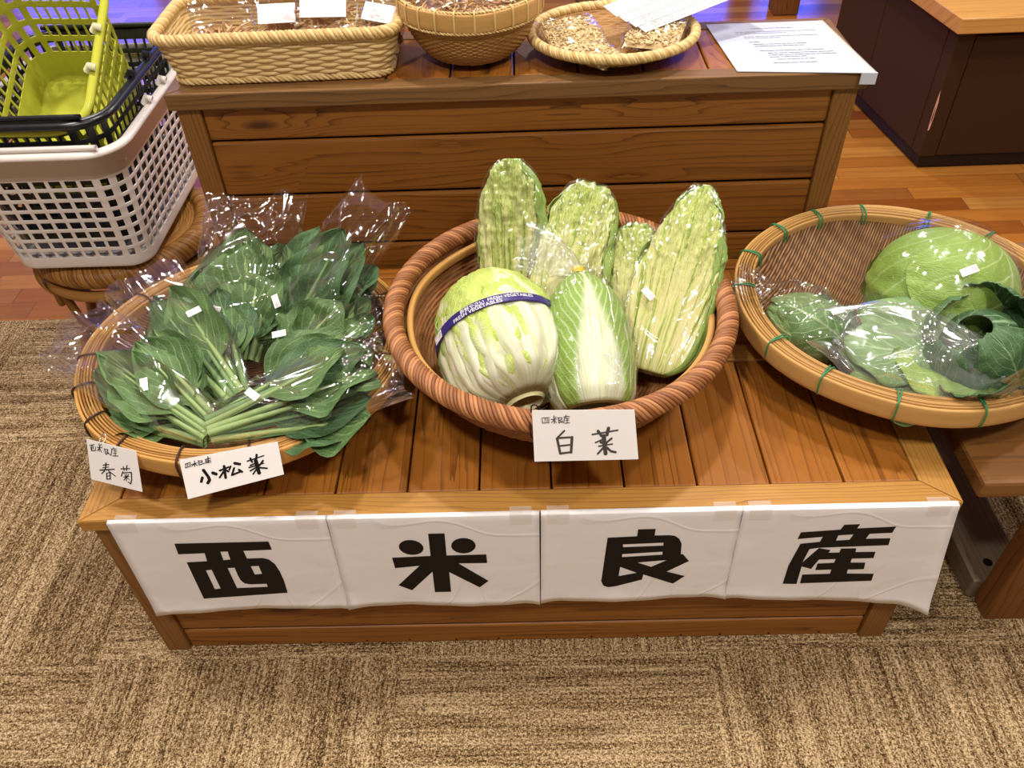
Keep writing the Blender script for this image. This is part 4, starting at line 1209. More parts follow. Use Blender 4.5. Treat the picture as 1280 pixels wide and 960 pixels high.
M['napa_cut'] = cutmat()
def cut_napa(label, B, T, up, W, D, seed, out_side=1, stick=None, ridge=0.15, tipn=1.0, bw=0.75, pf=None):
    """wrapped quarter: flat layered cut face towards +Z, rounded leafy back"""
    L = (Vector(T) - Vector(B)).length
    r = root('napa_cabbage', label, 'vegetable', mat=frame_mat(B, T, up), group='napa cabbages in the middle basket')
    wf = prof_f(pf or [(0, .30 * bw), (.04, .62 * bw), (.12, .9 * bw), (.3, .96), (.6, 1.0), (.8, .9), (.92, .66), (.98, .38 * tipn), (1, .12)])
    nu, nv = 120, 110
    def body(infl, crk):
        th = np.linspace(0, 2 * PI, nu, endpoint=False)
        t = np.linspace(0, 1, nv)
        TH, Tm = np.meshgrid(th, t, indexing='ij')
        w = wf(Tm) * W / 2 + infl
        c, s_ = np.cos(TH), np.sin(TH)
        x = w * np.sign(c) * np.abs(c) ** .8
        zf = w * np.where(s_ > 0, ridge * s_ + .0, D * s_ / .5 * .5)
        z = zf + np.where(s_ > 0, infl, -infl)
        front = sstep(.1, .45, s_)
        q = x / (W / 2) / (.45 + .55 * Tm)
        lay = .0034 * vnoise(q * 7 + seed, Tm * 2.2, seed) + .0022 * vnoise(q * 17 + seed, Tm * 3, seed)
        fr = (.009 * fbm(q * 7 + seed, Tm * 15, seed, 4) + .004 * np.abs(vnoise(q * 12, Tm * 26 + seed, 3.0))) * sstep(.25, .7, Tm)
        bk = .010 * fbm(TH * 4, Tm * 10, seed + 3, 3) * sstep(.1, .5, Tm)
        d = front * (lay + fr) + (1 - front) * bk
        if crk:
            d = d * .3 + folds(TH * 1.3, Tm * 6, seed, crk)
        z = z + d * np.where(s_ > -.2, 1, -1) * np.abs(s_) ** .4
        x = x + d * c * .7
        y = Tm * L
        # top leans over a little
        return np.stack([x, y, z], -1), x / (W / 2 + infl), Tm, front
    P, X, Tm, front = body(0, 0)
    V, F = gridf(P, True, False)
    nV = len(V)
    caps = [list(range(0, nu * nv, nv))[::-1], list(range(nv - 1, nu * nv, nv))]
    mk('cut_heart', V, F.tolist() + caps, M['napa_cut'], r, uv=np.stack([X * .5 + .5, Tm], -1).reshape(-1, 2), tone=np.full(nV, (seed * .137) % 1))
    # outer leaves curling round the back and one flank
    for i, (ph, hw_) in enumerate(((-PI / 2, 1.5), (-PI / 2 + out_side * 1.15, .95))):
        Rf = lambda t: wf(t) * W / 2 * 1.0
        V2, F2, uv2 = shell(ph, lambda V: hw_ + 0 * V, L * (1.0 - .02 * i), Rf, .003 + .002 * i, seed + i * 3.3, crk=.018, rib=.001, sq=1.0, nu=44, nv=60)
        V2 = V2.copy()
        V2[:, 2] = np.where(V2[:, 2] < 0, V2[:, 2] * D, V2[:, 2] * (ridge + .12))
        o = mk('leaf', V2, F2, M['napa_crinkle'], r, uv=uv2, tone=np.full(len(V2), random.random()))
        sm = o.modifiers.new('thick', 'SOLIDIFY')
        sm.thickness = .0015
    P, *_ = body(.0062, .0022)
    V, F = gridf(P, True, False)
    mk('plastic_wrap', V, F.tolist() + caps, M['wrap'], r)
    if stick:
        sx, sy, a = stick
        sticker(r, (sx * W / 2, sy * L, ridge * W / 2 + .0105), (0, 0, 1), (math.cos(a), math.sin(a), 0))
    return r
M['napa_crinkle'] = leafmat('napa_crinkle', '#90a846', '#4f7526', '#bcc585', 12.0, 0.7, 0.06, 0.9, 0.45, rib=0.3, veinw=0.15)
cut_napa('tall wrapped napa cabbage quarter standing upright at the rear left', (-0.007, 0.315, 0.40), (0.004, 0.455, 0.642), (-.15, -.8, .45), 0.098, .75, 1.0, 1)
cut_napa('wrapped napa cabbage quarter with a folded leaf tip behind the bagged one', (0.045, 0.225, 0.435), (0.130, 0.445, 0.60), (0, -.7, .6), 0.108, .7, 2.0, 1, tipn=1.4)
cut_napa('small wrapped napa cabbage piece between the two bigger leaning ones', (0.162, 0.22, 0.425), (0.198, 0.415, 0.546), (-.2, -.6, .7), 0.086, .7, 3.4, -1)
cut_napa('large wrapped napa cabbage half at the right with a price sticker', (0.20, 0.203, 0.428), (0.298, 0.43, 0.598), (-.12, -.6, .75), 0.122, .62, 4.7, 1, stick=(-.55, .36, -.6), pf=[(0, .34), (.05, .7), (.13, .92), (.32, 1), (.52, .98), (.72, .8), (.87, .54), (.96, .30), (1, .12)])

# ------------------------------------------------------------------ cabbages in the right basket
def round_cabbage():
    c = (0.652, 0.322, 0.468)
    r = root('cabbage', 'big round pale green cabbage under tight plastic wrap', 'vegetable', c, group='cabbages in the right basket')
    R = 0.102
    Rf = lambda t: R * np.sqrt(np.clip(1 - (2 * t - 1) ** 2, 0.0004, 1)) ** .9
    L = 2 * R * .93
    base = Matrix.Translation((0.035, 0.045, 0.07)) @ Matrix.Rotation(math.radians(215), 4, 'Z') @ Matrix.Rotation(math.radians(-38), 4, 'X') @ Matrix.Translation((0, 0, 0))
    def sh(nm, *a, **k):
        V, F, uv = shell(*a, **k)
        V = V.copy()
        V[:, 1] -= L / 2
        o = mk(nm, V, F, M['cabbage'], r, uv=uv, tone=np.full(len(V), random.random()))
        o.matrix_local = Matrix.Rotation(math.radians(150), 4, 'Z') @ Matrix.Rotation(math.radians(-50), 4, 'X')
        return o
    sh('heart', 0, lambda V: np.full_like(V, PI), L, Rf, 0, 1.5, nu=60, nv=44, crk=.003, rib=0)
    for i, (ph, lf) in enumerate(((0.2, .001), (1.7, .004), (3.3, .005), (4.8, .006), (2.5, .0075))):
        sh('leaf', ph, lambda V: .4 + 1.0 * np.sin(PI * np.clip(V + .06, 0, 1)) ** .7, L, Rf, lf, 2.2 + i * 2.7, crk=.008, rib=.0006, t0=.02, t1=.985, nu=40, nv=50, edge=-.25)
    # wrap
    n, k = 72, 44
    A, Bv = np.meshgrid(np.linspace(0, 2 * PI, n, endpoint=False), np.linspace(0.02, PI - .02, k), indexing='ij')
    d = np.stack([np.sin(Bv) * np.cos(A), np.sin(Bv) * np.sin(A), np.cos(Bv)], -1)
    rid = 1 - np.abs(vnoise(d[..., 0] * 6, d[..., 1] * 6, d[..., 2] * 6 + 9)) * 2
    rr = R + .0145 + folds(A * 1.6, Bv * 2.5, 2.0, .0022) + .0008 * rid
    P = d * rr[..., None] * np.array([1, 1, .96])
    V, F = gridf(P, True, False)
    mk('plastic_wrap', V, F, M['wrap'], r)
    nrm = Vector((-.12, -.62, .78)).normalized()
    sticker(r, nrm * (R + .0178), nrm, (1, .25, .2), .024, .011)
    return r
round_cabbage()

def bigleaf(parent, mat, W, L, seed, m, cup=.8, wave=.006, pet=.06, crump=.008, curl=0.0):
    V, F, uv = blade(L, W, pet, seed, cup=cup, wave=wave, bend=curl, n=(25, 30), tipw=.9, crump=crump)
    o = mk('leaf', V, F, mat, parent, uv=uv, tone=np.full(len(V), random.random()), local=m)
    sm = o.modifiers.new('thick', 'SOLIDIFY')
    sm.thickness = .0012
    return o
def leafy_bag(label, B, T, up, W, th, leaves, Lf, seed, mat=None):
    L = (Vector(T) - Vector(B)).length
    r = root('bagged_cabbage', label, 'vegetable', mat=frame_mat(B, T, up), group='cabbages in the right basket')
    for i, (x, y, z, rz, ry, rx, w, l, mm, cup) in enumerate(leaves):
        bigleaf(r, M[mm], w, l, seed * 2.1 + i * 1.9, TR(x, y, z) @ RZ(rz) @ RY(ry) @ RX(rx), cup=cup)
    w = W / 2
    f = L / Lf
    bag(r, Lf, [(0, w * .3, th * .5, th * .2), (.12, w * .8, th * .9, th * .3), (f * .5, w * 1.05, th * 1.15, th * .4), (f * .85, w * .95, th * .95, th * .4), (f, w * .6, th * .6, th * .5), (1, w * .45, th * .25, th * .7)], seed, mat or M['film'], crk=.006, rag=.03)
    return r
def pointed_cabbage():
    B, T = (0.492, 0.25, 0.424), (0.388, 0.335, 0.452)
    r = root('bagged_cabbage', 'bag with a pointed dull-green cabbage at the left rim of the right basket', 'vegetable', mat=frame_mat(B, T, (0, -.3, 1)), group='cabbages in the right basket')
    L = .125
    Rf = prof_f([(0, .022), (.1, .036), (.35, .048), (.65, .042), (.85, .026), (1, .008)])
    put_shell(r, M['cabbage_pale'], 'heart', 0, lambda V: np.full_like(V, PI), L * .96, lambda t: Rf(t) - .003, 0, 6.4, nu=44, crk=.003, rib=0)
    for i, (ph, lf) in enumerate(((1.3, .002), (2.7, .003), (.2, .003), (4.3, .002), (1.9, .005))):
        put_shell(r, M['cabbage_pale'], 'leaf', ph, lambda V: .5 + .7 * np.sin(PI * np.clip(V + .04, 0, 1)), L, Rf, lf, 3.7 + i * 2.3, crk=.006, rib=.0004, t1=.98 - .04 * i)
    bigleaf(r, M['cabbage_dark'], .05, .12, 5.9, TR(.03, -.02, -.012) @ RZ(-.2) @ RY(.5), cup=.5, wave=.005, crump=.006)
    bag(r, .185, [(0, .03, .02, 0), (.1, .05, .045, 0), (.35, .056, .055, 0), (.6, .046, .042, .002), (.72, .03, .02, .006), (1, .034, .008, .016)], 2.2, crk=.005, flat_bot=1.0, rag=.03)
    sticker(r, (.01, .03, .0575), (0, 0, 1), (.8, -.5, 0), .02, .010)
    return r
pointed_cabbage()
leafy_bag('bag of broad smooth cabbage leaves along the front rim of the right basket', (0.665, 0.135, 0.448), (0.475, 0.222, 0.462), (0, -.45, .9), 0.13, 0.04,
          [(0.01, 0.01, .0, .12, 0, 0, .058, .20, 'cabbage_pale', .2), (-.02, .04, .010, .35, .25, .03, .056, .16, 'cabbage_pale', -.4), (.03, .03, .012, -.12, -.2, .03, .05, .17, 'cabbage_pale', -.35), (.01, .07, .022, .15, .1, .0, .05, .14, 'cabbage_pale', -.45), (-.015, .0, .020, -.05, .25, .03, .045, .14, 'cabbage', -.4)], 0.23, 3.1, M['film_hazy'])
def dark_cabbage():
    r = root('bagged_cabbage', 'dark bluish-green curled cabbage head in an open hazy bag in front of the round one', 'vegetable', mat=frame_mat((0.692, 0.19, 0.412), (0.628, 0.175, 0.52), (-.2, -.9, .3)), group='cabbages in the right basket')
    L = .135
    Rf = prof_f([(0, .024), (.15, .05), (.5, .066), (.8, .06), (.95, .042), (1, .024)])
    put_shell(r, M['cabbage_dark'], 'heart', 0, lambda V: np.full_like(V, PI), L * .9, lambda t: Rf(t) * .84, 0, 4.4, nu=40, crk=.003, rib=0)
    for i, (ph, hw_, lf, t1, cu) in enumerate(((1.2, 1.0, .0, 1.0, .004), (2.7, .95, .004, .98, .012), (0.1, .9, .006, .92, .02), (4.2, 1.1, .004, 1.0, .012), (5.4, .9, .008, .95, .02), (2.0, .8, .012, .80, .03), (.6, .75, .014, .72, .035))):
        put_shell(r, M['cabbage_dark'], 'leaf', ph, (lambda h: (lambda V: h * (.5 + .5 * np.sin(PI * np.clip(V * .9 + .1, 0, 1)))))(hw_), L * 1.05, Rf, lf, 1.7 + i * 2.9, crk=.009, rib=.0, t1=t1, curl=cu, nu=26)
    bigleaf(r, M['cabbage_pale'], .045, .10, 8.8, TR(.035, .02, .045) @ RZ(-.5) @ RY(.5) @ RX(.25), cup=.6, curl=.1)
    bag(r, .085, [(0, .035, .03, 0), (.25, .075, .066, 0), (.7, .088, .08, 0), (1, .094, .086, 0)], 5.5, M['film'], crk=.006, flat_bot=1.0, rag=.05)
    return r
dark_cabbage()

# ================================================================== ON THE TALL CRATE
HB = 0.7048
def rr_path(w, d, rad, n=120):
    """rounded rectangle as function of u in 0..1 (perimeter fraction), centred"""
    pts = []
    for cx, cy, a0 in ((w / 2 - rad, d / 2 - rad, 0), (-w / 2 + rad, d / 2 - rad, 90), (-w / 2 + rad, -d / 2 + rad, 180), (w / 2 - rad, -d / 2 + rad, 270)):
        for k in range(9):
            a = math.radians(a0 + k * 90 / 8)
            pts.append((cx + rad * math.cos(a), cy + rad * math.sin(a)))
    pts.append(pts[0])
    P = np.array(pts)
    L = np.concatenate([[0], np.cumsum(np.hypot(*np.diff(P, axis=0).T))])
    tot = L[-1]
    return (lambda u: np.stack([np.interp((u % 1.0) * tot, L, P[:, 0]), np.interp((u % 1.0) * tot, L, P[:, 1])], -1)), tot

def tray():
    r = root('wicker_tray', 'rectangular straw-coloured wicker tray with packets on the tall crate', 'basket', (-0.363, 0.70, HB), 0.02, group='baskets on the tall crate')
    p0, L0 = rr_path(0.345, 0.165, .03)
    p1, L1 = rr_path(0.385, 0.19, .035)
    def S(U, V):
        a, b = p0(U), p1(U)
        q = a * (1 - V[..., None]) + b * V[..., None]
        z = 0.006 + 0.066 * V
        return np.concatenate([q, z[..., None]], -1)
    weave(S, 40, 12, 0.0035, 6, 6, 'woven_side', M['wicker'], r, thick=.002, gap=.6)
    m = MB()
    for i in range(14):
        y = -.075 + i * .0115
        m.tube([(-.165, y, .006 + .001 * (i % 2)), (.165, y, .006 + .001 * (i % 2))], .0052, 6, tone=random.random())
    m.build('woven_base', M['wicker'], r, smooth=True)
    u = np.arange(640) / 640
    path = np.concatenate([p1(u), np.full((640, 1), .075)], 1)
    m = MB()
    rope(m, path, .0058, 4, .0042, 38, n=6)
    m.build('braided_rim', M['wicker'], r, smooth=True)
    path = np.concatenate([p0(u) * 1.015, np.full((640, 1), .0052)], 1)
    m = MB()
    rope(m, path, .003, 3, .0028, 36, n=5)
    m.build('braided_foot', M['wicker'], r, smooth=True)
tray()
M['dried'] = bamboo('dried_shreds', '#f0d2a6', '#a06a3e', 0.7)
M['yellowlabel'] = flat('yellow_print', '#f0c21c', 0.5, 0.3)
def packet(label, loc, rz, rx, w, h, seed, lab=True, yel=False, group='packets in the wicker tray', cat='packet', mat='dried', n=70, name='dried_food_packet'):
    """small clear packet of dried shreds with a paper label; leans back"""
    rnd = random.Random(seed)
    m = Matrix.Translation(loc) @ RZ(rz) @ RX(rx)
    r = root(name, label, cat, mat=m, group=group)
    mb = MB()
    for i in range(n):
        c = np.array([rnd.uniform(-.42, .42) * w, rnd.uniform(.06, .6) * h, rnd.uniform(-.006, .012)])
        a = rnd.uniform(0, PI)
        l = rnd.uniform(.012, .024)
        d = np.array([math.cos(a), math.sin(a) * .8, rnd.uniform(-.3, .3)]) * l / 2
        k = np.array([rnd.uniform(-.003, .003) for _ in range(3)])
        mb.tube([c - d, c + k, c + d], rnd.uniform(.0013, .0026), 5, tone=rnd.random())
    V, F, uv = blade(h * .62, w * .46, 0.0, seed, cup=-.25, wave=.004, n=(12, 12), crump=.008)
    V = V.copy()
    mb.add(V, F, uv, .35)
    mb.build('contents', M[mat], r, smooth=True)['kind'] = 'stuff'
    bag(r, h, [(0, w * .42, .004, 0), (.1, w * .5, .012, .001), (.45, w * .5, .016, .003), (.75, w * .49, .008, .003), (1, w * .49, .0012, .002)], seed, crk=.004, rag=.008, flat_bot=.9, nu=40, nv=30)
    if lab:
        b = MB()
        b.box((-w * .36, h * .42, .0185), (w * .36, h * .70, .0189))
        o = b.build('paper_label', M['paper'], r)
        st = [([(-w * .3, h * (.46 + .045 * k)), (w * rnd.uniform(.0, .3), h * (.46 + .045 * k))], .0005) for k in range(4)]
        strokes(st, lambda p, k: (p[0], p[1], .01895), 'label_print', M['labelink'], o)
        if yel:
            b = MB()
            b.box((-w * .2, h * .63, .01895), (w * .22, h * .68, .0191))
            b.build('yellow_strip', M['yellowlabel'], o)
    return r
packet('clear packet at the left end of the wicker tray, without label in view', (-0.445, .645, HB + .022), .35, .75, .10, .105, 41, lab=False)
packet('packet with a plain white label, second from the left in the wicker tray', (-0.37, .665, HB + .02), .05, .8, .085, .115, 42)
packet('packet with a yellow strip on its white label in the wicker tray', (-0.295, .655, HB + .02), -.05, .85, .105, .14, 43, yel=True)
packet('packet at the right end of the wicker tray, label tilted sideways', (-0.218, .665, HB + .022), -.5, .8, .085, .105, 44)

def round_bowl():
    r = root('bamboo_bowl', 'deep round bamboo bowl basket with a wide banded rim', 'basket', (-0.057, 0.70, HB), group='baskets on the tall crate')
    prof = [(0, .004), (.045, .004), (.072, .012), (.092, .035), (.107, .065), (.114, .094)]
    weave(bowl_surface(prof), 72, 42, .0016, 4, 4, 'woven_bowl', M['bowlweave'], r, thick=.0016, gap=.8)
    m = MB()
    ring_band(m, .1145, .1185, .078, .106, tone=.8)
    m.build('outer_band', M['bam_right'], r, smooth=True)
    m = MB()
    ring_band(m, .107, .1105, .082, .107, tone=.5)
    m.build('inner_band', M['bam_right'], r, smooth=True)
    m = MB()
    for dz in (.0765, .1065):
        P = circ(.1165 if dz < .1 else .1135, dz, 700)
        rope(m, P, .0012, 2, .0013, 60, n=5)
    m.build('rim_cord', M['wicker'], r, smooth=True)
    for k in range(24):
        binding(r, k * 2 * PI / 24 + .1, .1135, .0755, .109, .0125, M['wicker'], .0013, 2, .05)
round_bowl()
for i, (x, y, rz, lb) in enumerate(((-.095, .672, .4, 'left'), (-.02, .668, -.3, 'right'), (-.058, .72, 1.9, 'rear'))):
    packet({'left': 'packet lying in the left half of the round bamboo bowl', 'right': 'packet lying in the right half of the round bamboo bowl', 'rear': 'packet at the rear of the round bamboo bowl'}[lb],
           (x, y, HB + .07), rz, .22, .075, .085, 51 + i, lab=False, group='packets in the bamboo bowl')

def flat_basket():
    r = root('flat_basket', 'small shallow oval wicker basket at the right of the tall crate', 'basket', (0.176, 0.698, HB), 0.06, group='baskets on the tall crate')
    prof = [(0, .004), (.06, .004), (.09, .008), (.115, .020), (.128, .030)]
    weave(bowl_surface(prof, 1.04, .92), 52, 22, .0024, 5, 4, 'woven_bowl', M['bowlweave'], r, thick=.0016, gap=.8)
    m = MB()
    P = circ(.130, .033, 620, 1.04, .92)
    rope(m, P, .005, 5, .0036, 34, n=5)
    m.build('braided_rim', M['wicker'], r, smooth=True)
flat_basket()
M['grain'] = bamboo('grain', '#f3e4bd', '#c9a871', 0.6)
def grain_pack(label, loc, rz, rx, w, h, seed):
    rnd = random.Random(seed)
    m = Matrix.Translation(loc) @ RZ(rz) @ RX(rx)
    r = root('grain_packet', label, 'packet', mat=m, group='grain packets in the flat basket')
    mb = MB()
    for i in range(420):
        x, y = rnd.uniform(-.44, .44) * w, rnd.uniform(.08, .9) * h
        zz = .004 + .011 * (1 - (2 * x / w) ** 2) * (1 - (2 * y / h - 1) ** 2) ** .5 + rnd.uniform(-.001, .002)
        a = rnd.uniform(0, PI)
        d = np.array([math.cos(a), math.sin(a), rnd.uniform(-.4, .4)]) * .0036
        c = np.array([x, y, zz])
        mb.tube([c - d, c - d * .4, c + d * .4, c + d], [.0005, .0015, .0015, .0005], 5, tone=rnd.random())
    u = np.linspace(-1, 1, 14)
    U, V_ = np.meshgrid(u, u, indexing='ij')
    G = np.stack([U * w * .45, (V_ * .5 + .5) * h * .84 + .07 * h, .002 + .011 * np.clip(1 - U ** 2, 0, 1) * np.sqrt(np.clip(1 - V_ ** 2, 0, 1))], -1)
    mb.grid(G, tone=.3)
    mb.build('contents', M['grain'], r, smooth=True)['kind'] = 'stuff'
    bag(r, h, [(0, w * .5, .001, .003), (.08, w * .5, .008, .004), (.5, w * .5, .017, .004), (.92, w * .5, .008, .004), (1, w * .5, .001, .003)], seed, M['wrap'], crk=.004, rag=.004, flat_bot=.4, nu=40, nv=30)
grain_pack('packet of pale grain lying at the left front of the flat basket', (0.125, .625, HB + .018), .25, .18, .10, .115, 61)
grain_pack('packet of pale grain under the white strips in the flat basket', (0.225, .628, HB + .022), -.35, .18, .095, .115, 62)
grain_pack('packet of pale grain half hidden beneath the left front grain packet', (0.175, .60, HB + .014), .9, .1, .07, .085, 63)
# long white printed strips resting in the flat basket
def strip(label, k):
    a = Vector((0.172 + .014 * k, .722 - .016 * k, HB + .046 + .0030 * (3 - k)))
    d = Vector((0.2, .10, .03)).normalized()
    m = frame_mat(a, a + d, (-.35, -.3, 1))
    r = root('printed_strip', label, 'paper strip', mat=m, group='white printed strips in the flat basket')
    w, l = .042, .24
    b = MB()
    b.box((-w / 2, 0, 0), (w / 2, l, .0006))
    b.build('strip', M['paper'], r, bevel=.0)
    rnd = random.Random(k)
    st = []
    y = .02
    while y < l - .03:
        q = rnd.uniform(.003, .009)
        for xx in (-.012, -.002):
            st.append(([(w / 2 + xx - .004, y), (w / 2 + xx - .004, y + q)], .0011))
        y += q + rnd.uniform(.002, .005)
    strokes(st, lambda p, kk: (p[0], p[1], .0009), 'faint_print', M['inkgrey'], r)
strip('topmost white printed strip leaning out of the flat basket', 0)
strip('second white printed strip from the top in the flat basket', 1)
strip('third white printed strip from the top in the flat basket', 2)
strip('lowest white printed strip in the flat basket', 3)

# laminated notice on the right end of the tall crate
def notice():
    r = root('notice_sheet', 'white laminated notice with small print on the right end of the tall crate', 'paper', (0.457, 0.59, HB + .001))
    q = [(-.093, 0.004), (.117, -.019), (.094, .205), (-.108, .205)]
    b = MB()
    b.hexa([(x, y, 0) for x, y in q] + [(x, y, .001) for x, y in q], (1, 0, 0))
    b.build('sheet', M['notice'], r)
    b = MB()
    q2 = [(.108, -.0185), (.1185, -.0195), (.0955, .205), (.087, .205)]
    b.hexa([(x, y, .0011) for x, y in q2] + [(x, y, .0019) for x, y in q2], (0, 1, 0))
    b.build('tape', M['tape'], r)
    b = MB()
    b.hexa([(.095, -.0205, -.016), (.1185, -.0225, -.016), (.1185, -.0195, -.016), (.095, -.0175, -.016), (.095, -.0205, .0022), (.1185, -.0225, .0022), (.1185, -.0195, .0022), (.095, -.0175, .0022)], (1, 0, 0))
    b.build('folded_corner', M['notice'], r)
    rnd = random.Random(4)
    st = []
    for k, (y, x0, x1) in enumerate(((.178, -.035, .03), (.163, -.065, .065), (.156, -.065, .02), (.142, -.055, .07), (.135, -.055, .0), (.118, -.05, -.035), (.108, -.045, .035), (.1, -.045, .035), (.08, -.04, .06), (.07, -.03, .07), (.062, -.03, .08), (.054, -.03, .03), (.044, -.02, .04), (.03, -.03, .035))):
        x = x0
        while x < x1:
            l = rnd.uniform(.002, .009)
            st.append(([(x, y), (x + l, y + rnd.uniform(-.0004, .0004))], .0013))
            x += l + rnd.uniform(.0012, .003)
    strokes(st, lambda p, k: (p[0], p[1], .0012 + k * 1e-6), 'small_print', M['inkgrey'], r)
M['notice'] = flat('laminated_paper', '#c9ccd4', 0.2, 0.4)
notice()

# ================================================================== SHOPPING BASKETS AND STOOL
def plastic(name, c, rough=.3, **k):
    return flat(name, c, rough, .5, **k)
M['pl_white'] = plastic('plastic_white', '#e6dcd2', .35)
M['pl_black'] = plastic('plastic_black', '#16171a', .3)
M['pl_yellow'] = NT('plastic_yellow').done(C('#c6c646'), .25, .5, Transmission_Weight=.18, IOR=1.2)
M['pl_pale'] = plastic('plastic_pale', '#d9d5a8', .3)
def shop_basket(name, label, mat, m, w0, d0, w1, d1, h, rows, rows_z, holes_w, rimh, parent_group, lipw=.014, holes_d=None, handle=True, hmat=None, base_holes=False, topholes=None):
    r = root(name, label, 'shopping basket', mat=m, group=parent_group)
    holes_d = holes_d or max(3, int(holes_w * d0 / w0))
    rad0, rad1 = .045, .06
    # perimeter stations: bar, hole, bar, hole ... along each straight side and round the corners
    def peri(w, d, rad):
        P = []
        seq = (('d', holes_d), ('w', holes_w), ('d', holes_d), ('w', holes_w))
        c = [(w / 2 - rad, d / 2 - rad, 0), (-w / 2 + rad, d / 2 - rad, 90), (-w / 2 + rad, -d / 2 + rad, 180), (w / 2 - rad, -d / 2 + rad, 270)]
        for i, (cx, cy, a0) in enumerate(c):
            ncr = 3
            for k in range(ncr * 2 + 1):
                a = math.radians(a0 + 90 * k / (ncr * 2))
                P.append((cx + rad * math.cos(a), cy + rad * math.sin(a)))
            nx = c[(i + 1) % 4]
            A = np.array(P[-1])
            a1 = math.radians(nx[2])
            B = np.array((nx[0] + rad * math.cos(a1), nx[1] + rad * math.sin(a1)))
            nh = holes_w if i in (0, 2) else holes_d
            cell = 1.0 / nh
            for k in range(nh):
                for f in ((k + .26) * cell, (k + 1) * cell):
                    if k == nh - 1 and f > .999:
                        continue
                    P.append(tuple(A + (B - A) * f))
        return np.array(P)
    p0, p1 = peri(w0, d0, rad0), peri(w1, d1, rad1)
    n = len(p0)
    # kinds: which perimeter cells are holes
    kinds = []
    for i in range(4):
        nh = holes_w if i in (0, 2) else holes_d
        kinds += [k % 2 == 1 for k in range(6)]
        for k in range(nh):
            kinds += [False, True]
    kinds = kinds[:n]
    zs = [0.0, .006]
    hz = []
    z0, z1 = rows_z
    ch = (z1 - z0) / rows
    for k in range(rows):
        zs += [z0 + k * ch + ch * .34, z0 + (k + 1) * ch]
        hz.append(len(zs) - 2)
    zs += [h]
    G = np.zeros((n, len(zs), 3))
    for j, z in enumerate(zs):
        f = z / h
        G[:, j, :2] = p0 * (1 - f) + p1 * f
        G[:, j, 2] = z
    V, F = gridf(G, True, False)
    nz = len(zs) - 1
    keep = []
    for q, f in enumerate(F.tolist()):
        i, j = divmod(q, nz)
        if kinds[i] and j in hz:
            continue
        keep.append(f)
    o = mk('side_wall', V, keep, mat, r)
    sm = o.modifiers.new('thick', 'SOLIDIFY')
    sm.thickness = .0026
    bv = o.modifiers.new('bevel', 'BEVEL')
    bv.width = .0007
    bv.segments = 1
    # base
    b = G[:, 0].copy()
    b[:, 2] = .002
    rings = np.stack([b * np.array([f, f, 1]) for f in (1.0, .93, .5, .05)], 1)
    V, F = gridf(rings, True, False)
    o = mk('base', V, F.tolist() + [list(range(3, n * 4, 4))], mat, r)
    sm = o.modifiers.new('thick', 'SOLIDIFY')
    sm.thickness = .003
    sm.offset = 1
    # rolled rim
    k = 10
    nn = 160
    pf, _ = rr_path(w1, d1, rad1)
    u = np.arange(nn) / nn
    P2 = pf(u)
    d = np.roll(P2, -1, 0) - np.roll(P2, 1, 0)
    d /= np.linalg.norm(d, axis=1)[:, None]
    nr = np.stack([d[:, 1], -d[:, 0]], 1)
    cross = [(-.002, -rimh), (.004, -rimh), (.0045, -.006), (lipw, -.006), (lipw + .001, -.002), (lipw - .001, .003), (.004, .006), (0, .005), (-.003, .001)]
    G = np.stack([np.concatenate([P2 + nr * a, np.full((nn, 1), h + z)], 1) for a, z in cross], 1)
    V, F = gridf(G, True, True)
    rim = mk('rim', V, F, mat, r)
    if topholes:
        pass
    # hinge lugs and two folded carrying handles lying on the rim
    if handle:
        for sy in (-1, 1):
            mb = MB()
            pts = []
            y = sy * (d1 / 2 + .004)
            for t in np.linspace(0, 1, 30):
                x = (t - .5) * (w1 - .05)
                yy = y * .985 + 0 * t
                pts.append((x, yy, h + .011))
            mb.tube(pts, .0055, 8)
            mb.build('handle', hmat or mat, r, smooth=True)
        for sx in (-1, 1):
            for sy in (-1, 1):
                mb = MB()
                x = sx * (w1 / 2 + lipw * .6)
                y = sy * .045
                mb.tube([(x - .012, y, h + .004), (x - .004, y, h + .016), (x + .006, y, h + .012)], .007, 8)
                mb.build('hinge', hmat or mat, r, smooth=True)
    return r
BM = Matrix.Translation((-0.878, 0.905, 0.302))
shop_basket('shopping_basket', 'white perforated plastic shopping basket on the rattan stool', M['pl_white'], BM, .278, .42, .335, .475, .262, 8, (.018, .205), 7, .042, 'nested shopping baskets', holes_d=11)
BB = Matrix.Translation((-0.878, 0.905, 0.352))
shop_basket('shopping_basket', 'black plastic shopping basket nested inside the white one', M['pl_black'], BB, .25, .375, .302, .44, .262, 8, (.018, .245), 9, .012, 'nested shopping baskets', lipw=.016, holes_d=14)
YB = Matrix(((0.997, -0.025, 0.078), (0.058, 0.885, -0.461), (-0.058, 0.464, 0.884))).to_4x4()
YB.translation = Vector((-0.905, 0.952, 0.466))
shop_basket('shopping_basket', 'translucent lime-yellow shopping basket tipped inside the black one', M['pl_yellow'], YB, .198, .30, .238, .34, .245, 4, (.055, .225), 6, .02, 'nested shopping baskets', lipw=.012, holes_d=9, hmat=M['pl_pale'])

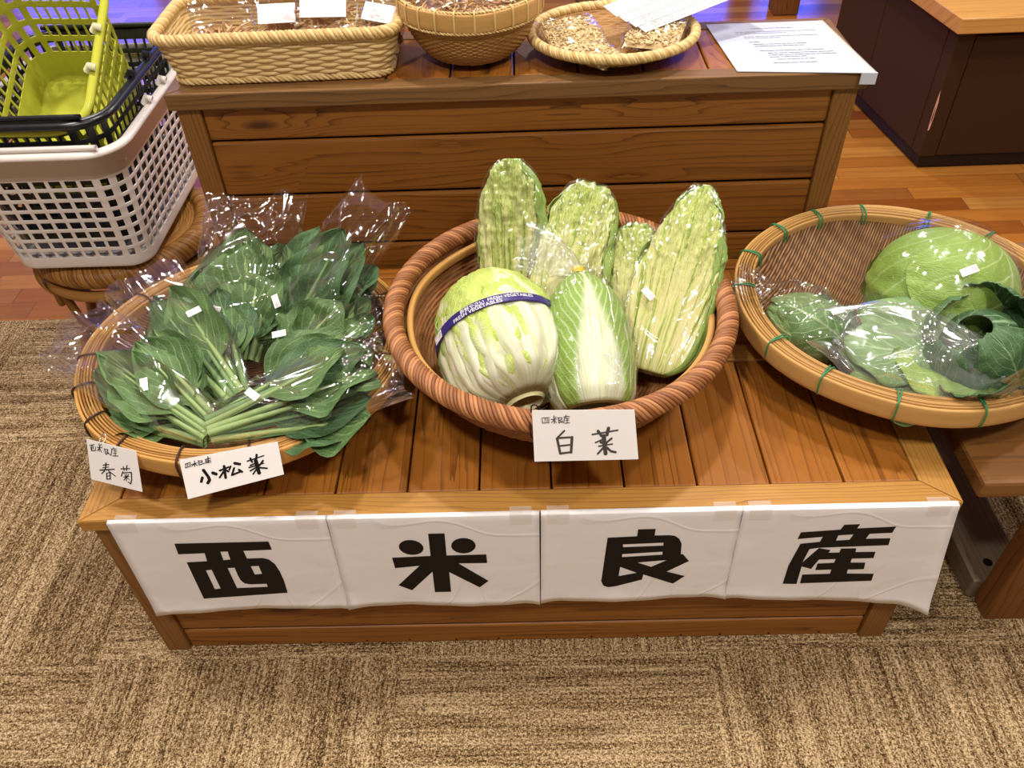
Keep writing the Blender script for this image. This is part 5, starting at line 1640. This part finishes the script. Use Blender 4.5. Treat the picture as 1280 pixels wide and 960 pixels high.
def stool():
    c = (-0.872, 0.888, 0.0)
    r = root('rattan_stool', 'round rattan stool carrying the shopping baskets', 'stool', c)
    prof = [(0, .266), (.09, .27), (.145, .274), (.17, .276)]
    weave(bowl_surface(prof), 52, 28, .0025, 4, 4, 'woven_seat', M['rattan'], r, thick=.003)
    m = MB()
    P = circ(.178, .266, 560)
    V, F, uv = tube(P[::6], .0205, 12, True)
    m.add(V, F, uv, 0)
    rope(m, P, .0195, 11, .0052, 22, n=6)
    m.build('seat_ring', M['rattan'], r, smooth=True)
    m = MB()
    m.tube(circ(.186, .222, 120), .0125, 10, True, tone=.8)
    m.build('upper_hoop', M['rattan'], r, smooth=True)
    m = MB()
    m.tube(circ(.172, .0145, 120), .0135, 10, True, tone=.6)
    m.build('foot_hoop', M['rattan'], r, smooth=True)
    for k in range(6):
        a = k * PI / 3 + .3
        m = MB()
        pts = []
        for t in np.linspace(0, 1, 20):
            aa = a + (t - .5) * .9
            rr = .176 - .045 * math.sin(t * PI)
            pts.append((rr * math.cos(aa), rr * math.sin(aa), .018 + .225 * t))
        m.tube(pts, .0115, 9, tone=random.random())
        m.build('leg', M['rattan'], r, smooth=True)
        m = MB()
        pts = [(.180 * math.cos(a + q), .180 * math.sin(a + q), z) for q, z in ((-.4, .215), (-.25, .14), (0, .115), (.25, .14), (.4, .215))]
        m.tube(np.array(pts), .009, 8, tone=random.random())
        m.build('brace', M['rattan'], r, smooth=True)
        m = MB()
        aw = a + .5
        for q in range(4):
            t = np.linspace(0, 2 * PI, 14, endpoint=False)
            rr = .184 + .021 * np.cos(t)
            m.tube(np.stack([rr * np.cos(aw + q * .03), rr * np.sin(aw + q * .03), .245 + .042 * np.sin(t)], 1), .003, 6, True, tone=.5 + .1 * q)
        m.build('binding', M['rattan'], r, smooth=True)
stool()

# ================================================================== STAND, COUNTER, FAR THINGS
def stand():
    r = root('display_stand', 'brown wooden stand at the right edge beside the front crate', 'stand', (0.80, 0.04, 0))
    L = lambda x, y: (x - .80, y - .04)
    def bx(nm, lo, hi, mat, ax, bev=.004):
        b = MB()
        b.box((lo[0] - .80, lo[1] - .04, lo[2]), (hi[0] - .80, hi[1] - .04, hi[2]), ax)
        return b.build(nm, mat, r, bevel=bev)
    bx('leg_panel', (.767, .036, .0005), (1.02, .078, .324), M['wood_bench'], 2)
    bx('leg_panel', (.767, .56, .0005), (1.02, .602, .324), M['wood_bench'], 2)
    bx('stretcher', (.752, .0785, .003), (.848, .5595, .05), M['wood_grey'], 1)
    bx('shelf', (.642, .034, .325), (1.02, .61, .3585), M['wood_shelf'], 0, .006)
M['wood_shelf'] = wood('bench_shelf', '#94683c', '#7c532b', '#5a3a1c', 0.45, 0.35, 60, knots=.3, fine=.8)
stand()
b = MB()
b.tube([(0, 0, 0), (0, 0, .0016)], .0075, 14)
_o = b.build('screw_cap', M['dark'], None, smooth=False)
_st = [o for o in bpy.data.objects if o.name.startswith('stretcher')][0]
_o.parent = _st.parent
_o.location = (-.01, .075, .0498)

def counter():
    A, B_, Cc = Vector((1.187, 1.532, 0)), Vector((1.108, 2.20, 0)), Vector((2.3, 1.54, 0))
    ux = (Cc - A).normalized()
    uy_ = (B_ - A).normalized()
    m = Matrix((ux, uy_, Vector((0, 0, 1)))).transposed().to_4x4()
    m.translation = A
    r = root('counter_cabinet', 'low dark brown counter cabinet with a light wooden top at the upper right', 'cabinet', tuple(A))
    T = m.to_3x3().to_4x4()
    def bx(nm, lo, hi, mat, bev=.002, ax=0, par=None):
        b = MB()
        P = [(lo[0], lo[1], lo[2]), (hi[0], lo[1], lo[2]), (hi[0], hi[1], lo[2]), (lo[0], hi[1], lo[2]), (lo[0], lo[1], hi[2]), (hi[0], lo[1], hi[2]), (hi[0], hi[1], hi[2]), (lo[0], hi[1], hi[2])]
        P = [T @ Vector(p) for p in P]
        a = T @ Vector([(1, 0, 0), (0, 1, 0), (0, 0, 1)][ax])
        b.hexa(P, a)
        return b.build(nm, mat, par or r, bevel=bev)
    bx('body', (.006, .006, .035), (1.1, .68, .40), M['counter_dark'], 0)
    bx('plinth', (.004, .003, .0), (1.1, .68, .034), M['counter_dark'])
    bx('corner_stile', (0, 0, .034), (.045, .05, .40), M['counter'])
    for x0, x1 in ((.047, .50), (.503, 1.05)):
        bx('door', (x0, -.001, .036), (x1, .02, .382), M['counter'], .0025)
    for y0, y1 in ((.052, .40), (.403, .68)):
        bx('side_panel', (-.001, y0, .036), (.02, y1, .396), M['counter'], .002)
    bx('worktop', (-.032, -.04, .402), (1.14, .72, .442), M['counter_top'], .003, 0)
    # chipped edge showing bare wood
    b = MB()
    P = [(-.0012, .001, .115), (-.0012, .004, .16), (-.0012, .0035, .21), (-.0012, .0015, .235), (.002, -.0012, .20), (.003, -.0012, .15), (.0015, -.0012, .118)]
    b.add([T @ Vector(p) for p in P], [list(range(7))])
    b.build('chip', M['chip'], r)
M['chip'] = flat('bare_wood', '#d3a187', .7, .2)
counter()

def table():
    r = root('wooden_table', 'dark square wooden table leg standing beyond the tall crate', 'table', (1.56, 3.2, 0))
    for sx in (-1, 1):
        for sy in (-1, 1):
            b = MB()
            b.box((sx * .45 - .05, sy * .35 - .05, -.005), (sx * .45 + .05, sy * .35 + .05, .68), 2)
            b.build('leg', M['wood_bench'], r, bevel=.004)
    b = MB()
    b.box((-.56, -.46, .681), (.56, .46, .72), 0)
    b.build('tabletop', M['wood_bench'], r, bevel=.004)
table()

M['kraft'] = flat('kraft_paper', '#7a5a3e', .8, .2)
def paper_bag(label, x, y, w, rz, seed):
    r = root('paper_bag', label, 'paper bag', (x, y, -.006), rz, group='brown paper bags on the plank floor')
    n = 32
    th = np.linspace(0, 2 * PI, n, endpoint=False)
    zs = np.linspace(0, .26, 14)
    G = np.zeros((n, 14, 3))
    for j, z in enumerate(zs):
        f = 1 - .18 * (z / .26) ** 2
        c, s = np.cos(th), np.sin(th)
        G[:, j, 0] = w / 2 * f * np.sign(c) * np.abs(c) ** .35 + .006 * vnoise(th * 2, z * 25, seed)
        G[:, j, 1] = w * .36 * f * np.sign(s) * np.abs(s) ** .35 + .006 * vnoise(th * 2 + 9, z * 25, seed)
        G[:, j, 2] = z + .002
    V, F = gridf(G, True, False)
    o = mk('bag_body', V, F.tolist() + [list(range(0, n * 14, 14))[::-1]], M['kraft'], r, smooth=True)
    sm = o.modifiers.new('thick', 'SOLIDIFY')
    sm.thickness = .002
    for sy in (-1, 1):
        b = MB()
        b.tube([(-.045, sy * w * .28, .25), (-.042, sy * w * .27, .29), (-.02, sy * w * .26, .31), (.02, sy * w * .26, .31), (.042, sy * w * .27, .29), (.045, sy * w * .28, .25)], .003, 6)
        b.build('handle', M['kraft'], r, smooth=True)
paper_bag('brown paper bag standing on the plank floor behind the round bamboo bowl', .345, 2.93, .17, .06, 3)
paper_bag('brown paper bag on the plank floor, to the right of the other one', .53, 2.95, .17, -.05, 8)
